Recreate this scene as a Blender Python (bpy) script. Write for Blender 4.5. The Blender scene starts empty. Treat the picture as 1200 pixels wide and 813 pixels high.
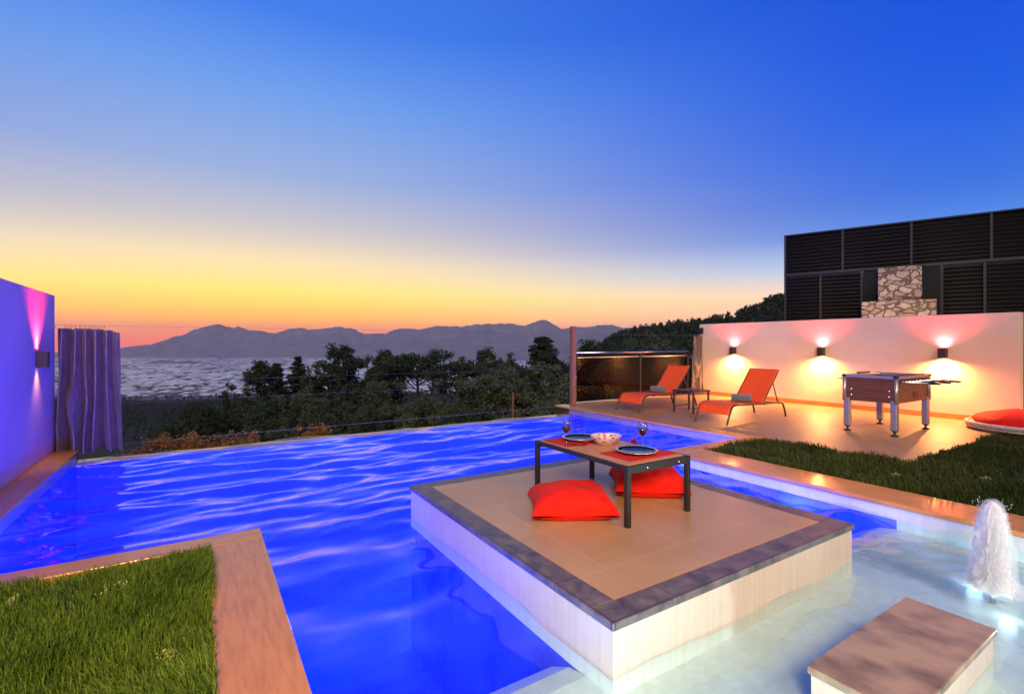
import bpy, bmesh, math, random
import numpy as np
from mathutils import Vector, Matrix

random.seed(7)
RNG = np.random.default_rng(11)
scene = bpy.context.scene
COL = scene.collection
PI = math.pi
rad = math.radians

# ------------------------------------------------------------------ helpers
def s2l(c):
    return tuple(((v/255)/12.92 if v/255 <= .04045 else ((v/255+.055)/1.055)**2.4) for v in c)

def link(o, parent=None):
    COL.objects.link(o)
    if parent is not None:
        o.parent = parent
    return o

def tag(o, label=None, cat=None, group=None, kind=None):
    if label: o['label'] = label
    if cat: o['category'] = cat
    if group: o['group'] = group
    if kind: o['kind'] = kind
    return o

def thing(name, label, cat, loc=(0, 0, 0), rz=0.0, group=None):
    o = bpy.data.objects.new(name, None)
    o.empty_display_size = .1
    COL.objects.link(o)
    o.location = loc
    o.rotation_euler = (0, 0, rz)
    return tag(o, label, cat, group)

def copy_tree(o, parent=None):
    c = o.copy()
    COL.objects.link(c)
    c.parent = parent
    for ch in list(o.children):
        copy_tree(ch, c)
    return c

class MB:
    """collects shapes, then links them as ONE mesh object"""
    def __init__(self):
        self.bm = bmesh.new()
    def _add(self, verts, faces, M=None, smooth=False):
        vs = [self.bm.verts.new((M @ Vector(v)) if M else Vector(v)) for v in verts]
        for f in faces:
            try:
                fc = self.bm.faces.new([vs[i] for i in f])
                fc.smooth = smooth
            except ValueError:
                pass
        return vs
    def box(self, x0, x1, y0, y1, z0, z1, M=None, bev=0.0, seg=2):
        v = [(x0, y0, z0), (x1, y0, z0), (x1, y1, z0), (x0, y1, z0), (x0, y0, z1), (x1, y0, z1), (x1, y1, z1), (x0, y1, z1)]
        f = [(0, 3, 2, 1), (4, 5, 6, 7), (0, 1, 5, 4), (1, 2, 6, 5), (2, 3, 7, 6), (3, 0, 4, 7)]
        vs = self._add(v, f, M)
        if bev > 0:
            es = list({e for q in vs for e in q.link_edges})
            bmesh.ops.bevel(self.bm, geom=es, offset=bev, segments=seg, affect='EDGES', profile=.5)
        return self
    def prism(self, poly, z0, z1, M=None, bev=0.0, sub=0):
        n = len(poly)
        v = [(p[0], p[1], z0) for p in poly] + [(p[0], p[1], z1) for p in poly]
        f = [tuple(reversed(range(n))), tuple(range(n, 2*n))] + [(i, (i+1) % n, n+(i+1) % n, n+i) for i in range(n)]
        vs = self._add(v, f, M)
        if bev > 0:
            top = set(vs[n:])
            es = [e for e in {e for q in vs for e in q.link_edges} if e.verts[0] in top and e.verts[1] in top]
            bmesh.ops.bevel(self.bm, geom=es, offset=bev, segments=2, affect='EDGES', profile=.5)
        return self
    def tube(self, pts, r, seg=10, cap=True, closed=False):
        pts = [Vector(p) for p in pts]
        n = len(pts)
        rs = r if isinstance(r, (list, tuple)) else [r]*n
        rings = []
        t0 = (pts[1]-pts[0]).normalized()
        up = Vector((0, 0, 1)) if abs(t0.z) < .9 else Vector((1, 0, 0))
        nrm = t0.cross(up).normalized()
        for i, p in enumerate(pts):
            if closed:
                t = (pts[(i+1) % n]-pts[i-1]).normalized()
            else:
                t = (pts[min(i+1, n-1)]-pts[max(i-1, 0)]).normalized()
            nrm = (nrm - t*nrm.dot(t)).normalized()
            b = t.cross(nrm)
            rings.append([self.bm.verts.new(p+(nrm*math.cos(2*PI*k/seg)+b*math.sin(2*PI*k/seg))*rs[i]) for k in range(seg)])
        m = n if closed else n-1
        for i in range(m):
            a, b2 = rings[i], rings[(i+1) % n]
            for k in range(seg):
                f = self.bm.faces.new((a[k], a[(k+1) % seg], b2[(k+1) % seg], b2[k]))
                f.smooth = True
        if cap and not closed:
            self.bm.faces.new(list(reversed(rings[0])))
            self.bm.faces.new(rings[-1])
        return self
    def lathe(self, prof, seg=32, M=None, close=False, sx=1.0, sy=1.0):
        rings = []
        for (r, z) in prof:
            if r < 1e-6:
                v = Vector((0, 0, z))
                rings.append([self.bm.verts.new((M @ v) if M else v)])
            else:
                rings.append([self.bm.verts.new((M @ Vector((r*sx*math.cos(2*PI*k/seg), r*sy*math.sin(2*PI*k/seg), z))) if M else Vector((r*sx*math.cos(2*PI*k/seg), r*sy*math.sin(2*PI*k/seg), z))) for k in range(seg)])
        for a, b in zip(rings[:-1], rings[1:]):
            for k in range(seg):
                k2 = (k+1) % seg
                if len(a) == 1 and len(b) == 1: continue
                if len(a) == 1: f = (a[0], b[k2], b[k])
                elif len(b) == 1: f = (a[k], a[k2], b[0])
                else: f = (a[k], a[k2], b[k2], b[k])
                fc = self.bm.faces.new(f); fc.smooth = True
        return self
    def build(self, name, m, parent=None):
        me = bpy.data.meshes.new(name)
        bmesh.ops.recalc_face_normals(self.bm, faces=self.bm.faces[:])
        self.bm.to_mesh(me)
        self.bm.free()
        me.materials.append(m)
        o = bpy.data.objects.new(name, me)
        return link(o, parent)

def np_mesh(name, verts, faces, m, parent=None, smooth=False):
    """verts (n,3) array; faces: (m,k) int array"""
    me = bpy.data.meshes.new(name)
    me.from_pydata(np.asarray(verts, dtype=float).tolist(), [], np.asarray(faces).tolist() if not isinstance(faces, list) else faces)
    if smooth:
        me.shade_smooth()
    me.materials.append(m)
    o = bpy.data.objects.new(name, me)
    return link(o, parent)

def curve_pts(p, n=6):
    """Catmull-Rom through p"""
    P = [Vector(q) for q in p]
    out = []
    for i in range(len(P)-1):
        a, b, c, d = P[max(i-1, 0)], P[i], P[i+1], P[min(i+2, len(P)-1)]
        for k in range(n):
            t = k/n
            out.append(.5*((2*b)+(c-a)*t+(2*a-5*b+4*c-d)*t*t+(3*b-a-3*c+d)*t**3))
    out.append(P[-1])
    return out

# value noise for numpy
def vnoise(x, y, seed=0):
    xi, yi = np.floor(x).astype(int), np.floor(y).astype(int)
    xf, yf = x-xi, y-yi
    def h(a, b):
        n = (a*374761393 + b*668265263 + seed*1442695041) & 0xffffffff
        n = ((n ^ (n >> 13))*1274126177) & 0xffffffff
        return ((n ^ (n >> 16)) & 0xffff)/65535.0
    u, v = xf*xf*(3-2*xf), yf*yf*(3-2*yf)
    return (h(xi, yi)*(1-u)+h(xi+1, yi)*u)*(1-v)+(h(xi, yi+1)*(1-u)+h(xi+1, yi+1)*u)*v

def fbm(x, y, o=5, seed=0, gain=.5):
    r, a, t = 0, 1, 0
    for k in range(o):
        r = r+a*vnoise(x*2**k, y*2**k, seed+k*17); t += a; a *= gain
    return r/t

# ------------------------------------------------------------------ materials
def new_mat(name):
    m = bpy.data.materials.new(name)
    m.use_nodes = True
    nt = m.node_tree
    return m, nt, nt.nodes['Principled BSDF']

def mat(name, col, rough=.5, metal=0.0, col2=None, scale=8.0, bump=0.0, bscale=None, detail=4, stretch=(1, 1, 1), lo=.35, hi=.65, spec=.5, sheen=0.0, coat=0.0, transl=0.0, rvar=0.0):
    m, nt, b = new_mat(name)
    N, L = nt.nodes, nt.links
    b.inputs['Base Color'].default_value = (*col, 1)
    b.inputs['Roughness'].default_value = rough
    b.inputs['Metallic'].default_value = metal
    b.inputs['Specular IOR Level'].default_value = spec
    b.inputs['Sheen Weight'].default_value = sheen
    b.inputs['Coat Weight'].default_value = coat
    b.inputs['Coat Roughness'].default_value = .08
    tc = N.new('ShaderNodeTexCoord'); mp = N.new('ShaderNodeMapping'); mp.inputs['Scale'].default_value = stretch
    L.new(tc.outputs['Object'], mp.inputs['Vector'])
    if col2 is not None:
        n = N.new('ShaderNodeTexNoise'); n.inputs['Scale'].default_value = scale; n.inputs['Detail'].default_value = detail
        L.new(mp.outputs[0], n.inputs['Vector'])
        r = N.new('ShaderNodeValToRGB'); r.color_ramp.elements[0].position = lo; r.color_ramp.elements[1].position = hi
        r.color_ramp.elements[0].color = (*col, 1); r.color_ramp.elements[1].color = (*col2, 1)
        L.new(n.outputs['Fac'], r.inputs['Fac']); L.new(r.outputs[0], b.inputs['Base Color'])
        if rvar:
            mr = N.new('ShaderNodeMapRange'); mr.inputs['To Min'].default_value = max(0.02, rough-rvar); mr.inputs['To Max'].default_value = rough+rvar
            L.new(n.outputs['Fac'], mr.inputs['Value']); L.new(mr.outputs[0], b.inputs['Roughness'])
    if bump:
        n2 = N.new('ShaderNodeTexNoise'); n2.inputs['Scale'].default_value = bscale or scale*6; n2.inputs['Detail'].default_value = 3
        L.new(mp.outputs[0], n2.inputs['Vector'])
        bp = N.new('ShaderNodeBump'); bp.inputs['Strength'].default_value = bump; bp.inputs['Distance'].default_value = .01
        L.new(n2.outputs['Fac'], bp.inputs['Height']); L.new(bp.outputs[0], b.inputs['Normal'])
    if transl:
        out = N['Material Output']
        t = N.new('ShaderNodeBsdfTranslucent'); t.inputs['Color'].default_value = (*[min(1, c*1.6) for c in col], 1)
        mx = N.new('ShaderNodeMixShader'); mx.inputs[0].default_value = transl
        L.new(b.outputs[0], mx.inputs[1]); L.new(t.outputs[0], mx.inputs[2]); L.new(mx.outputs[0], out.inputs['Surface'])
    return m

def tile_mat(name, c1, c2, grout, w, h, rough, mortar=.004, offset=.0, rot=(0, 0, 0), nscale=3.0, vein=(1, 1, 1), bump=.15, rvar=.08, shift=(0, 0, 0), cmix=1.0):
    m, nt, b = new_mat(name)
    N, L = nt.nodes, nt.links
    tc = N.new('ShaderNodeTexCoord'); mp = N.new('ShaderNodeMapping'); mp.inputs['Rotation'].default_value = rot; mp.inputs['Location'].default_value = shift
    L.new(tc.outputs['Object'], mp.inputs['Vector'])
    br = N.new('ShaderNodeTexBrick'); br.offset = offset; br.squash = 1
    br.inputs['Scale'].default_value = 1; br.inputs['Brick Width'].default_value = w; br.inputs['Row Height'].default_value = h
    br.inputs['Mortar Size'].default_value = mortar; br.inputs['Mortar Smooth'].default_value = .2
    br.inputs['Color1'].default_value = (.9, .9, .9, 1); br.inputs['Color2'].default_value = (1, 1, 1, 1); br.inputs['Mortar'].default_value = (0, 0, 0, 1)
    L.new(mp.outputs[0], br.inputs['Vector'])
    mp2 = N.new('ShaderNodeMapping'); mp2.inputs['Scale'].default_value = vein
    L.new(tc.outputs['Object'], mp2.inputs['Vector'])
    n = N.new('ShaderNodeTexNoise'); n.inputs['Scale'].default_value = nscale; n.inputs['Detail'].default_value = 6; n.inputs['Roughness'].default_value = .6
    L.new(mp2.outputs[0], n.inputs['Vector'])
    r = N.new('ShaderNodeValToRGB'); r.color_ramp.elements[0].position = .3; r.color_ramp.elements[1].position = .7
    r.color_ramp.elements[0].color = (*c1, 1); r.color_ramp.elements[1].color = (*c2, 1)
    L.new(n.outputs['Fac'], r.inputs['Fac'])
    mu = N.new('ShaderNodeMix'); mu.data_type = 'RGBA'; mu.blend_type = 'MULTIPLY'; mu.inputs[0].default_value = cmix
    L.new(r.outputs[0], mu.inputs[6]); L.new(br.outputs['Color'], mu.inputs[7])
    mx = N.new('ShaderNodeMix'); mx.data_type = 'RGBA'
    L.new(br.outputs['Fac'], mx.inputs[0]); L.new(mu.outputs[2], mx.inputs[6]); mx.inputs[7].default_value = (*grout, 1)
    L.new(mx.outputs[2], b.inputs['Base Color'])
    mr = N.new('ShaderNodeMapRange'); mr.inputs['To Min'].default_value = max(.03, rough-rvar); mr.inputs['To Max'].default_value = rough+rvar
    L.new(n.outputs['Fac'], mr.inputs['Value']); L.new(mr.outputs[0], b.inputs['Roughness'])
    bp = N.new('ShaderNodeBump'); bp.inputs['Strength'].default_value = bump; bp.inputs['Distance'].default_value = .003; bp.invert = True
    L.new(br.outputs['Fac'], bp.inputs['Height']); L.new(bp.outputs[0], b.inputs['Normal'])
    return m

def leaf_mat(name, c1, c2, transl=.25, rough=.6, nsc=.9, w=(.45, .6)):
    """leaf colour varies from leaf to leaf and clump to clump"""
    m, nt, b = new_mat(name)
    N, L = nt.nodes, nt.links
    g = N.new('ShaderNodeNewGeometry'); tc = N.new('ShaderNodeTexCoord')
    n = N.new('ShaderNodeTexNoise'); n.inputs['Scale'].default_value = nsc; n.inputs['Detail'].default_value = 3
    oi = N.new('ShaderNodeObjectInfo')
    ad = N.new('ShaderNodeVectorMath'); L.new(tc.outputs['Object'], ad.inputs[0]); L.new(oi.outputs['Location'], ad.inputs[1]); L.new(ad.outputs[0], n.inputs['Vector'])
    mx = N.new('ShaderNodeMath'); mx.operation = 'MULTIPLY_ADD'; mx.inputs[1].default_value = w[0]
    L.new(g.outputs['Random Per Island'], mx.inputs[0])
    ml = N.new('ShaderNodeMath'); ml.operation = 'MULTIPLY'; ml.inputs[1].default_value = w[1]; L.new(n.outputs['Fac'], ml.inputs[0]); L.new(ml.outputs[0], mx.inputs[2])
    r = N.new('ShaderNodeValToRGB'); r.color_ramp.elements[0].color = (*c1, 1); r.color_ramp.elements[1].color = (*c2, 1)
    r.color_ramp.elements[0].position = .2; r.color_ramp.elements[1].position = .85
    L.new(mx.outputs[0], r.inputs['Fac']); L.new(r.outputs[0], b.inputs['Base Color'])
    b.inputs['Roughness'].default_value = rough
    b.inputs['Specular IOR Level'].default_value = .25
    t = N.new('ShaderNodeBsdfTranslucent'); L.new(r.outputs[0], t.inputs['Color'])
    ms = N.new('ShaderNodeMixShader'); ms.inputs[0].default_value = transl
    L.new(b.outputs[0], ms.inputs[1]); L.new(t.outputs[0], ms.inputs[2]); L.new(ms.outputs[0], N['Material Output'].inputs['Surface'])
    return m

def schlick(nt, f0=.02, power=5.0, normal=None):
    N, L = nt.nodes, nt.links
    lw = N.new('ShaderNodeLayerWeight'); lw.inputs['Blend'].default_value = .5     # Facing = 1-|cos|
    if normal is not None: L.new(normal, lw.inputs['Normal'])
    p = N.new('ShaderNodeMath'); p.operation = 'POWER'; p.inputs[1].default_value = power; L.new(lw.outputs['Facing'], p.inputs[0])
    q = N.new('ShaderNodeMath'); q.operation = 'MULTIPLY_ADD'; q.inputs[1].default_value = 1-f0; q.inputs[2].default_value = f0
    L.new(p.outputs[0], q.inputs[0])
    return q.outputs[0]

def clear_mat(name, tint=(1, 1, 1), f0=.04, rough=.0, bump=None, fpow=5.0):
    m = bpy.data.materials.new(name); m.use_nodes = True
    nt = m.node_tree; N, L = nt.nodes, nt.links
    for n in list(N): N.remove(n)
    out = N.new('ShaderNodeOutputMaterial')
    tr = N.new('ShaderNodeBsdfTransparent'); tr.inputs['Color'].default_value = (*tint, 1)
    gl = N.new('ShaderNodeBsdfGlossy'); gl.inputs['Roughness'].default_value = rough
    mx = N.new('ShaderNodeMixShader')
    nrm = None
    if bump:
        tc = N.new('ShaderNodeTexCoord'); ns = N.new('ShaderNodeTexNoise'); ns.inputs['Scale'].default_value = bump[0]; ns.inputs['Detail'].default_value = 2
        L.new(tc.outputs['Object'], ns.inputs['Vector'])
        bp = N.new('ShaderNodeBump'); bp.inputs['Strength'].default_value = bump[1]; bp.inputs['Distance'].default_value = .01
        L.new(ns.outputs['Fac'], bp.inputs['Height']); nrm = bp.outputs[0]
        L.new(nrm, gl.inputs['Normal'])
    L.new(schlick(nt, f0, fpow, nrm), mx.inputs[0]); L.new(tr.outputs[0], mx.inputs[1]); L.new(gl.outputs[0], mx.inputs[2]); L.new(mx.outputs[0], out.inputs['Surface'])
    return m

def emit_mat(name, col, s):
    m, nt, b = new_mat(name)
    b.inputs['Emission Color'].default_value = (*col, 1); b.inputs['Emission Strength'].default_value = s
    b.inputs['Base Color'].default_value = (.6, .6, .6, 1)
    return m

M = {}
M['plaster'] = mat('painted_plaster', (.80, .64, .44), .75, col2=(.74, .585, .40), scale=1.3, bump=.25, bscale=90, spec=.25)
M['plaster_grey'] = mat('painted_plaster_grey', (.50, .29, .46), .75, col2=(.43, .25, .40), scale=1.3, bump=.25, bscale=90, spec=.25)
M['travertine'] = mat('travertine', (.58, .27, .075), .2, col2=(.45, .195, .05), scale=4.5, stretch=(8, 1, 1), detail=14, lo=.40, hi=.70, bump=.08, bscale=30, rvar=.06, spec=.55)
M['travertine_x'] = mat('travertine_along_x', (.58, .27, .075), .2, col2=(.45, .195, .05), scale=4.5, stretch=(1, 8, 1), detail=14, lo=.40, hi=.70, bump=.08, bscale=30, rvar=.06, spec=.55)
M['slab_stone'] = mat('stained_stone', (.34, .27, .18), .3, col2=(.05, .036, .026), scale=5.0, stretch=(1.0, .75, 1), detail=15, lo=.43, hi=.72, bump=.06, bscale=60, rvar=.08)
M['deck_tile'] = tile_mat('deck_tile', (.30, .170, .085), (.38, .225, .115), (.22, .13, .07), .60, .60, .48, .0035, nscale=1.6, rvar=.1)
M['island_tile'] = tile_mat('island_tile', (.43, .275, .125), (.51, .345, .165), (.56, .42, .26), .60, .60, .36, .0022, nscale=2.2, rvar=.12, shift=(.27, .21, 0))
M['slate'] = tile_mat('slate_border', (.045, .042, .050), (.19, .175, .18), (.03, .03, .03), .40, .40, .42, .003, nscale=9, rvar=.15)
M['mosaic'] = tile_mat('white_mosaic', (.60, .69, .70), (.68, .77, .78), (.58, .67, .68), .05, .05, .28, .002, nscale=2.5, rot=(0, 0, 0), bump=.1, rvar=.1)
M['glow_blue_mosaic'] = tile_mat('glow_blue_mosaic', (.010, .035, .55), (.055, .14, .88), (.05, .09, .7), .05, .05, .28, .002, nscale=1.7, vein=(1, 1.6, 1), bump=.1, rvar=.1)  # blue lamp glow and cloudy water reflections painted into the deep tile colour
M['band_tile'] = mat('waterline_tile', (.34, .27, .30), .35, col2=(.26, .21, .24), scale=12)
M['side_tile'] = tile_mat('side_tile_x', (.66, .60, .52), (.76, .70, .62), (.56, .50, .43), .30, .06, .30, .002, nscale=3, rot=(0, 0, 0), vein=(14, 14, .8), bump=.1, rvar=.1)
M['dark_metal'] = mat('dark_powder_coat', (.016, .015, .013), .5, spec=.4, col2=(.024, .022, .02), scale=20)
M['brown_metal'] = mat('bronze_metal', (.05, .036, .028), .4, .3)
M['black'] = mat('black_plastic', (.012, .012, .013), .4)
M['chrome'] = mat('brushed_steel', (.62, .62, .64), .22, 1.0)
M['silver'] = mat('silver_leg', (.42, .42, .44), .32, .75)
M['orange_sling'] = mat('orange_sling', (.88, .105, .008), .62, col2=(.82, .09, .006), scale=30, bump=.25, bscale=500, spec=.3, transl=.12)
M['red_cloth'] = mat('red_cotton', (.78, .014, .006), .8, col2=(.68, .010, .004), scale=9, bump=.2, bscale=300, sheen=.03, spec=.2)
M['red_mat'] = mat('red_placemat', (.62, .028, .015), .8, bump=.4, bscale=260, spec=.2)
M['rope'] = mat('white_rope', (.66, .62, .58), .85, col2=(.38, .33, .32), scale=40, bump=.6, bscale=80)
M['towel'] = mat('blue_grey_towel', (.085, .10, .16), .95, col2=(.13, .15, .21), scale=40, bump=.8, bscale=300, sheen=.4)
M['teak'] = mat('teak', (.62, .29, .10), .42, col2=(.48, .20, .065), scale=7, stretch=(9, .7, 1), detail=7, bump=.08, bscale=40)
M['walnut'] = mat('walnut_veneer', (.14, .058, .020), .38, col2=(.06, .024, .010), scale=3, stretch=(.7, .7, 9), detail=8, lo=.3, hi=.7)
M['walnut_edge'] = mat('light_wood', (.42, .24, .12), .4, col2=(.34, .18, .085), scale=4, stretch=(.7, 6, 1))
M['plate'] = mat('navy_plate', (.008, .012, .03), .12, coat=.6)
M['rim'] = mat('silver_rim', (.72, .74, .78), .2, .6)
M['glass'] = clear_mat('clear_glass', (.92, .94, .96), .09, .02, None, 3.2)
M['wine'] = mat('red_wine', (.05, .003, .006), .08)
M['rose'] = mat('rose_petal', (.50, .012, .012), .6, col2=(.36, .006, .008), scale=60)
M['stem'] = mat('rose_stem', (.03, .06, .015), .6)
M['leafrose'] = mat('rose_leaf', (.03, .06, .015), .6)
M['curtain'] = mat('organza', (.27, .16, .19), .26, col2=(.13, .075, .10), scale=10, stretch=(5, 5, .5), bump=.12, bscale=160, sheen=.3, transl=.12, spec=.7)
M['curtain_tan'] = mat('organza_tan', (.30, .22, .17), .5, col2=(.05, .04, .04), scale=7, stretch=(8, 8, .12), lo=.42, hi=.56, sheen=.3, transl=.15)
M['post_wood'] = mat('corten_post', (.30, .13, .06), .55, col2=(.22, .085, .04), scale=9, stretch=(5, 5, .6), bump=.1)
M['smoked_glass'] = clear_mat('smoked_glass', (.46, .43, .42), .018, .02)
M['slat'] = mat('louvre_slat', (.007, .007, .008), .5, spec=.35)
M['fence_frame'] = mat('fence_frame', (.035, .035, .04), .5)
M['cable'] = mat('steel_cable', (.22, .2, .2), .5, .3)
M['trunk'] = mat('pine_bark', (.07, .05, .04), .9, col2=(.03, .022, .018), scale=14, stretch=(4, 4, 1), bump=.5)
M['soil'] = mat('lawn_soil', (.025, .03, .012), .95, col2=(.045, .05, .018), scale=10)
M['lamp_red'] = emit_mat('red_lens', (1, .10, .05), 5)
M['lamp_warm'] = emit_mat('warm_lens', (1, .72, .32), 14)
M['lamp_blue'] = emit_mat('blue_lens', (.02, .05, 1), 6)
M['lamp_white'] = emit_mat('white_lens', (.85, .95, 1), 6)
M['pine'] = leaf_mat('pine_needles', (.032, .048, .020), (.10, .125, .052))
M['olive'] = leaf_mat('olive_leaves', (.062, .078, .036), (.185, .20, .10))
M['dry'] = leaf_mat('autumn_leaves', (.20, .08, .02), (.66, .36, .09), .4)
M['forest'] = leaf_mat('forest_leaves', (.026, .038, .018), (.085, .10, .046))
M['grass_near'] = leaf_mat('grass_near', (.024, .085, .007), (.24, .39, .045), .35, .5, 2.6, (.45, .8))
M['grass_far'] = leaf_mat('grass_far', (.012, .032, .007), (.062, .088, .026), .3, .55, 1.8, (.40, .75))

# stone masonry
def masonry():
    m, nt, b = new_mat('rubble_masonry')
    N, L = nt.nodes, nt.links
    tc = N.new('ShaderNodeTexCoord')
    nz = N.new('ShaderNodeTexNoise'); nz.inputs['Scale'].default_value = 3; L.new(tc.outputs['Object'], nz.inputs['Vector'])
    mixv = N.new('ShaderNodeMix'); mixv.data_type = 'RGBA'; mixv.inputs[0].default_value = .22
    L.new(tc.outputs['Object'], mixv.inputs[6]); L.new(nz.outputs['Color'], mixv.inputs[7])
    mp = N.new('ShaderNodeMapping'); mp.inputs['Scale'].default_value = (1.15, 1.15, 1.75); L.new(mixv.outputs[2], mp.inputs['Vector'])
    ve = N.new('ShaderNodeTexVoronoi'); ve.feature = 'DISTANCE_TO_EDGE'; ve.inputs['Randomness'].default_value = 1; L.new(mp.outputs[0], ve.inputs['Vector'])
    vc = N.new('ShaderNodeTexVoronoi'); vc.inputs['Randomness'].default_value = 1; L.new(mp.outputs[0], vc.inputs['Vector'])
    r = N.new('ShaderNodeValToRGB'); r.color_ramp.elements[0].position = .03; r.color_ramp.elements[1].position = .09; L.new(ve.outputs['Distance'], r.inputs['Fac'])
    sr = N.new('ShaderNodeSeparateColor'); L.new(vc.outputs['Color'], sr.inputs[0])
    cr = N.new('ShaderNodeValToRGB'); cr.color_ramp.elements[0].color = (.50, .34, .26, 1); cr.color_ramp.elements[1].color = (.78, .62, .50, 1); L.new(sr.outputs[0], cr.inputs['Fac'])
    n2 = N.new('ShaderNodeTexNoise'); n2.inputs['Scale'].default_value = 14; n2.inputs['Detail'].default_value = 6; L.new(tc.outputs['Object'], n2.inputs['Vector'])
    mm = N.new('ShaderNodeMix'); mm.data_type = 'RGBA'; mm.blend_type = 'MULTIPLY'; mm.inputs[0].default_value = .7; L.new(cr.outputs[0], mm.inputs[6]); L.new(n2.outputs['Fac'], mm.inputs[7])
    mx = N.new('ShaderNodeMix'); mx.data_type = 'RGBA'; L.new(r.outputs[0], mx.inputs[0]); mx.inputs[6].default_value = (.13, .095, .075, 1); L.new(mm.outputs[2], mx.inputs[7])
    L.new(mx.outputs[2], b.inputs['Base Color']); b.inputs['Roughness'].default_value = .85
    bp = N.new('ShaderNodeBump'); bp.inputs['Strength'].default_value = .8; bp.inputs['Distance'].default_value = .04
    L.new(r.outputs[0], bp.inputs['Height']); L.new(bp.outputs[0], b.inputs['Normal'])
    return m
M['masonry'] = masonry()

def glass_pattern():
    m = bpy.data.materials.new('patterned_glass'); m.use_nodes = True
    nt = m.node_tree; N, L = nt.nodes, nt.links
    b = N['Principled BSDF']
    tc = N.new('ShaderNodeTexCoord'); v = N.new('ShaderNodeTexVoronoi'); v.inputs['Scale'].default_value = 42; L.new(tc.outputs['Object'], v.inputs['Vector'])
    r = N.new('ShaderNodeValToRGB'); r.color_ramp.elements[0].position = .35; r.color_ramp.elements[1].position = .42
    r.color_ramp.elements[0].color = (.55, .03, .02, 1); r.color_ramp.elements[1].color = (.72, .70, .72, 1); L.new(v.outputs['Distance'], r.inputs['Fac'])
    L.new(r.outputs[0], b.inputs['Base Color']); b.inputs['Roughness'].default_value = .1; b.inputs['Coat Weight'].default_value = .5
    t = N.new('ShaderNodeBsdfTransparent'); mx = N.new('ShaderNodeMixShader'); mx.inputs[0].default_value = .3
    L.new(b.outputs[0], mx.inputs[1]); L.new(t.outputs[0], mx.inputs[2]); L.new(mx.outputs[0], N['Material Output'].inputs['Surface'])
    return m
M['bowl'] = glass_pattern()

# ------------------------------------------------------------------ world: dusk sky
def make_world():
    w = bpy.data.worlds.new('World'); scene.world = w; w.use_nodes = True
    nt = w.node_tree; N, L = nt.nodes, nt.links
    bg = N['Background']
    tc = N.new('ShaderNodeTexCoord')
    nv = N.new('ShaderNodeVectorMath'); nv.operation = 'NORMALIZE'; L.new(tc.outputs['Generated'], nv.inputs[0])
    sp = N.new('ShaderNodeSeparateXYZ'); L.new(nv.outputs[0], sp.inputs[0])
    z = N.new('ShaderNodeMath'); z.operation = 'MAXIMUM'; z.inputs[1].default_value = 0; L.new(sp.outputs['Z'], z.inputs[0])
    fl = N.new('ShaderNodeVectorMath'); fl.operation = 'MULTIPLY'; fl.inputs[1].default_value = (1, 1, 0); L.new(nv.outputs[0], fl.inputs[0])
    fn = N.new('ShaderNodeVectorMath'); fn.operation = 'NORMALIZE'; L.new(fl.outputs[0], fn.inputs[0])
    dt = N.new('ShaderNodeVectorMath'); dt.operation = 'DOT_PRODUCT'; a = rad(4.8); dt.inputs[1].default_value = (math.sin(a), math.cos(a), 0); L.new(fn.outputs[0], dt.inputs[0])
    def ramp(stops):
        r = N.new('ShaderNodeValToRGB'); e = r.color_ramp.elements
        while len(e) < len(stops): e.new(.5)
        for k, (p, c) in enumerate(stops):
            e[k].position = p
        for k, (p, c) in enumerate(stops):
            e[k].color = (*s2l(c), 1)
        L.new(z.outputs[0], r.inputs['Fac'])
        return r.outputs[0]
    A = ramp([(0, (250, 100, 12)), (.022, (255, 132, 14)), (.051, (255, 180, 30)), (.097, (255, 215, 98)), (.157, (240, 217, 172)), (.215, (207, 201, 203)), (.299, (155, 177, 222)), (.423, (108, 158, 234)), (.528, (62, 124, 232)), (1, (12, 60, 175))])
    B = ramp([(0, (232, 165, 130)), (.083, (238, 200, 170)), (.129, (160, 186, 222)), (.184, (74, 133, 226)), (.241, (46, 112, 225)), (.348, (12, 92, 224)), (.442, (0, 81, 219)), (1, (0, 47, 152))])
    C = ramp([(0, (128, 130, 142)), (.2, (88, 102, 148)), (1, (16, 56, 135))])
    def mapr(lo, hi, pw=None):
        m = N.new('ShaderNodeMapRange'); m.inputs['From Min'].default_value = lo; m.inputs['From Max'].default_value = hi; L.new(dt.outputs['Value'], m.inputs['Value'])
        if pw:
            p = N.new('ShaderNodeMath'); p.operation = 'POWER'; p.inputs[1].default_value = pw; L.new(m.outputs[0], p.inputs[0]); return p.outputs[0]
        return m.outputs[0]
    m1 = N.new('ShaderNodeMix'); m1.data_type = 'RGBA'; L.new(mapr(.3, 1, 1.9), m1.inputs[0]); L.new(B, m1.inputs[6]); L.new(A, m1.inputs[7])
    m2 = N.new('ShaderNodeMix'); m2.data_type = 'RGBA'; L.new(mapr(-.7, .3), m2.inputs[0]); L.new(C, m2.inputs[6]); L.new(m1.outputs[2], m2.inputs[7])
    L.new(m2.outputs[2], bg.inputs['Color'])
    mh = N.new('ShaderNodeMapRange'); mh.interpolation_type = 'SMOOTHSTEP'; mh.inputs['From Max'].default_value = .24; mh.inputs['To Min'].default_value = 1.78; mh.inputs['To Max'].default_value = 1.08
    L.new(z.outputs[0], mh.inputs['Value']); L.new(mh.outputs[0], bg.inputs['Strength'])
make_world()

# ------------------------------------------------------------------ camera
CAM_Z = 1.31
YAW = rad(32.3)
F_ = (math.sin(YAW), math.cos(YAW)); R_ = (math.cos(YAW), -math.sin(YAW))
cam = bpy.data.cameras.new('camera'); co = bpy.data.objects.new('camera', cam); COL.objects.link(co)
co.location = (0, 0, CAM_Z); co.rotation_euler = (PI/2, 0, -YAW)
cam.sensor_width = 36; cam.lens = 575/1200*36; cam.shift_y = -3.5/1200
cam.clip_start = .02; cam.clip_end = 80000
scene.camera = co

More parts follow.
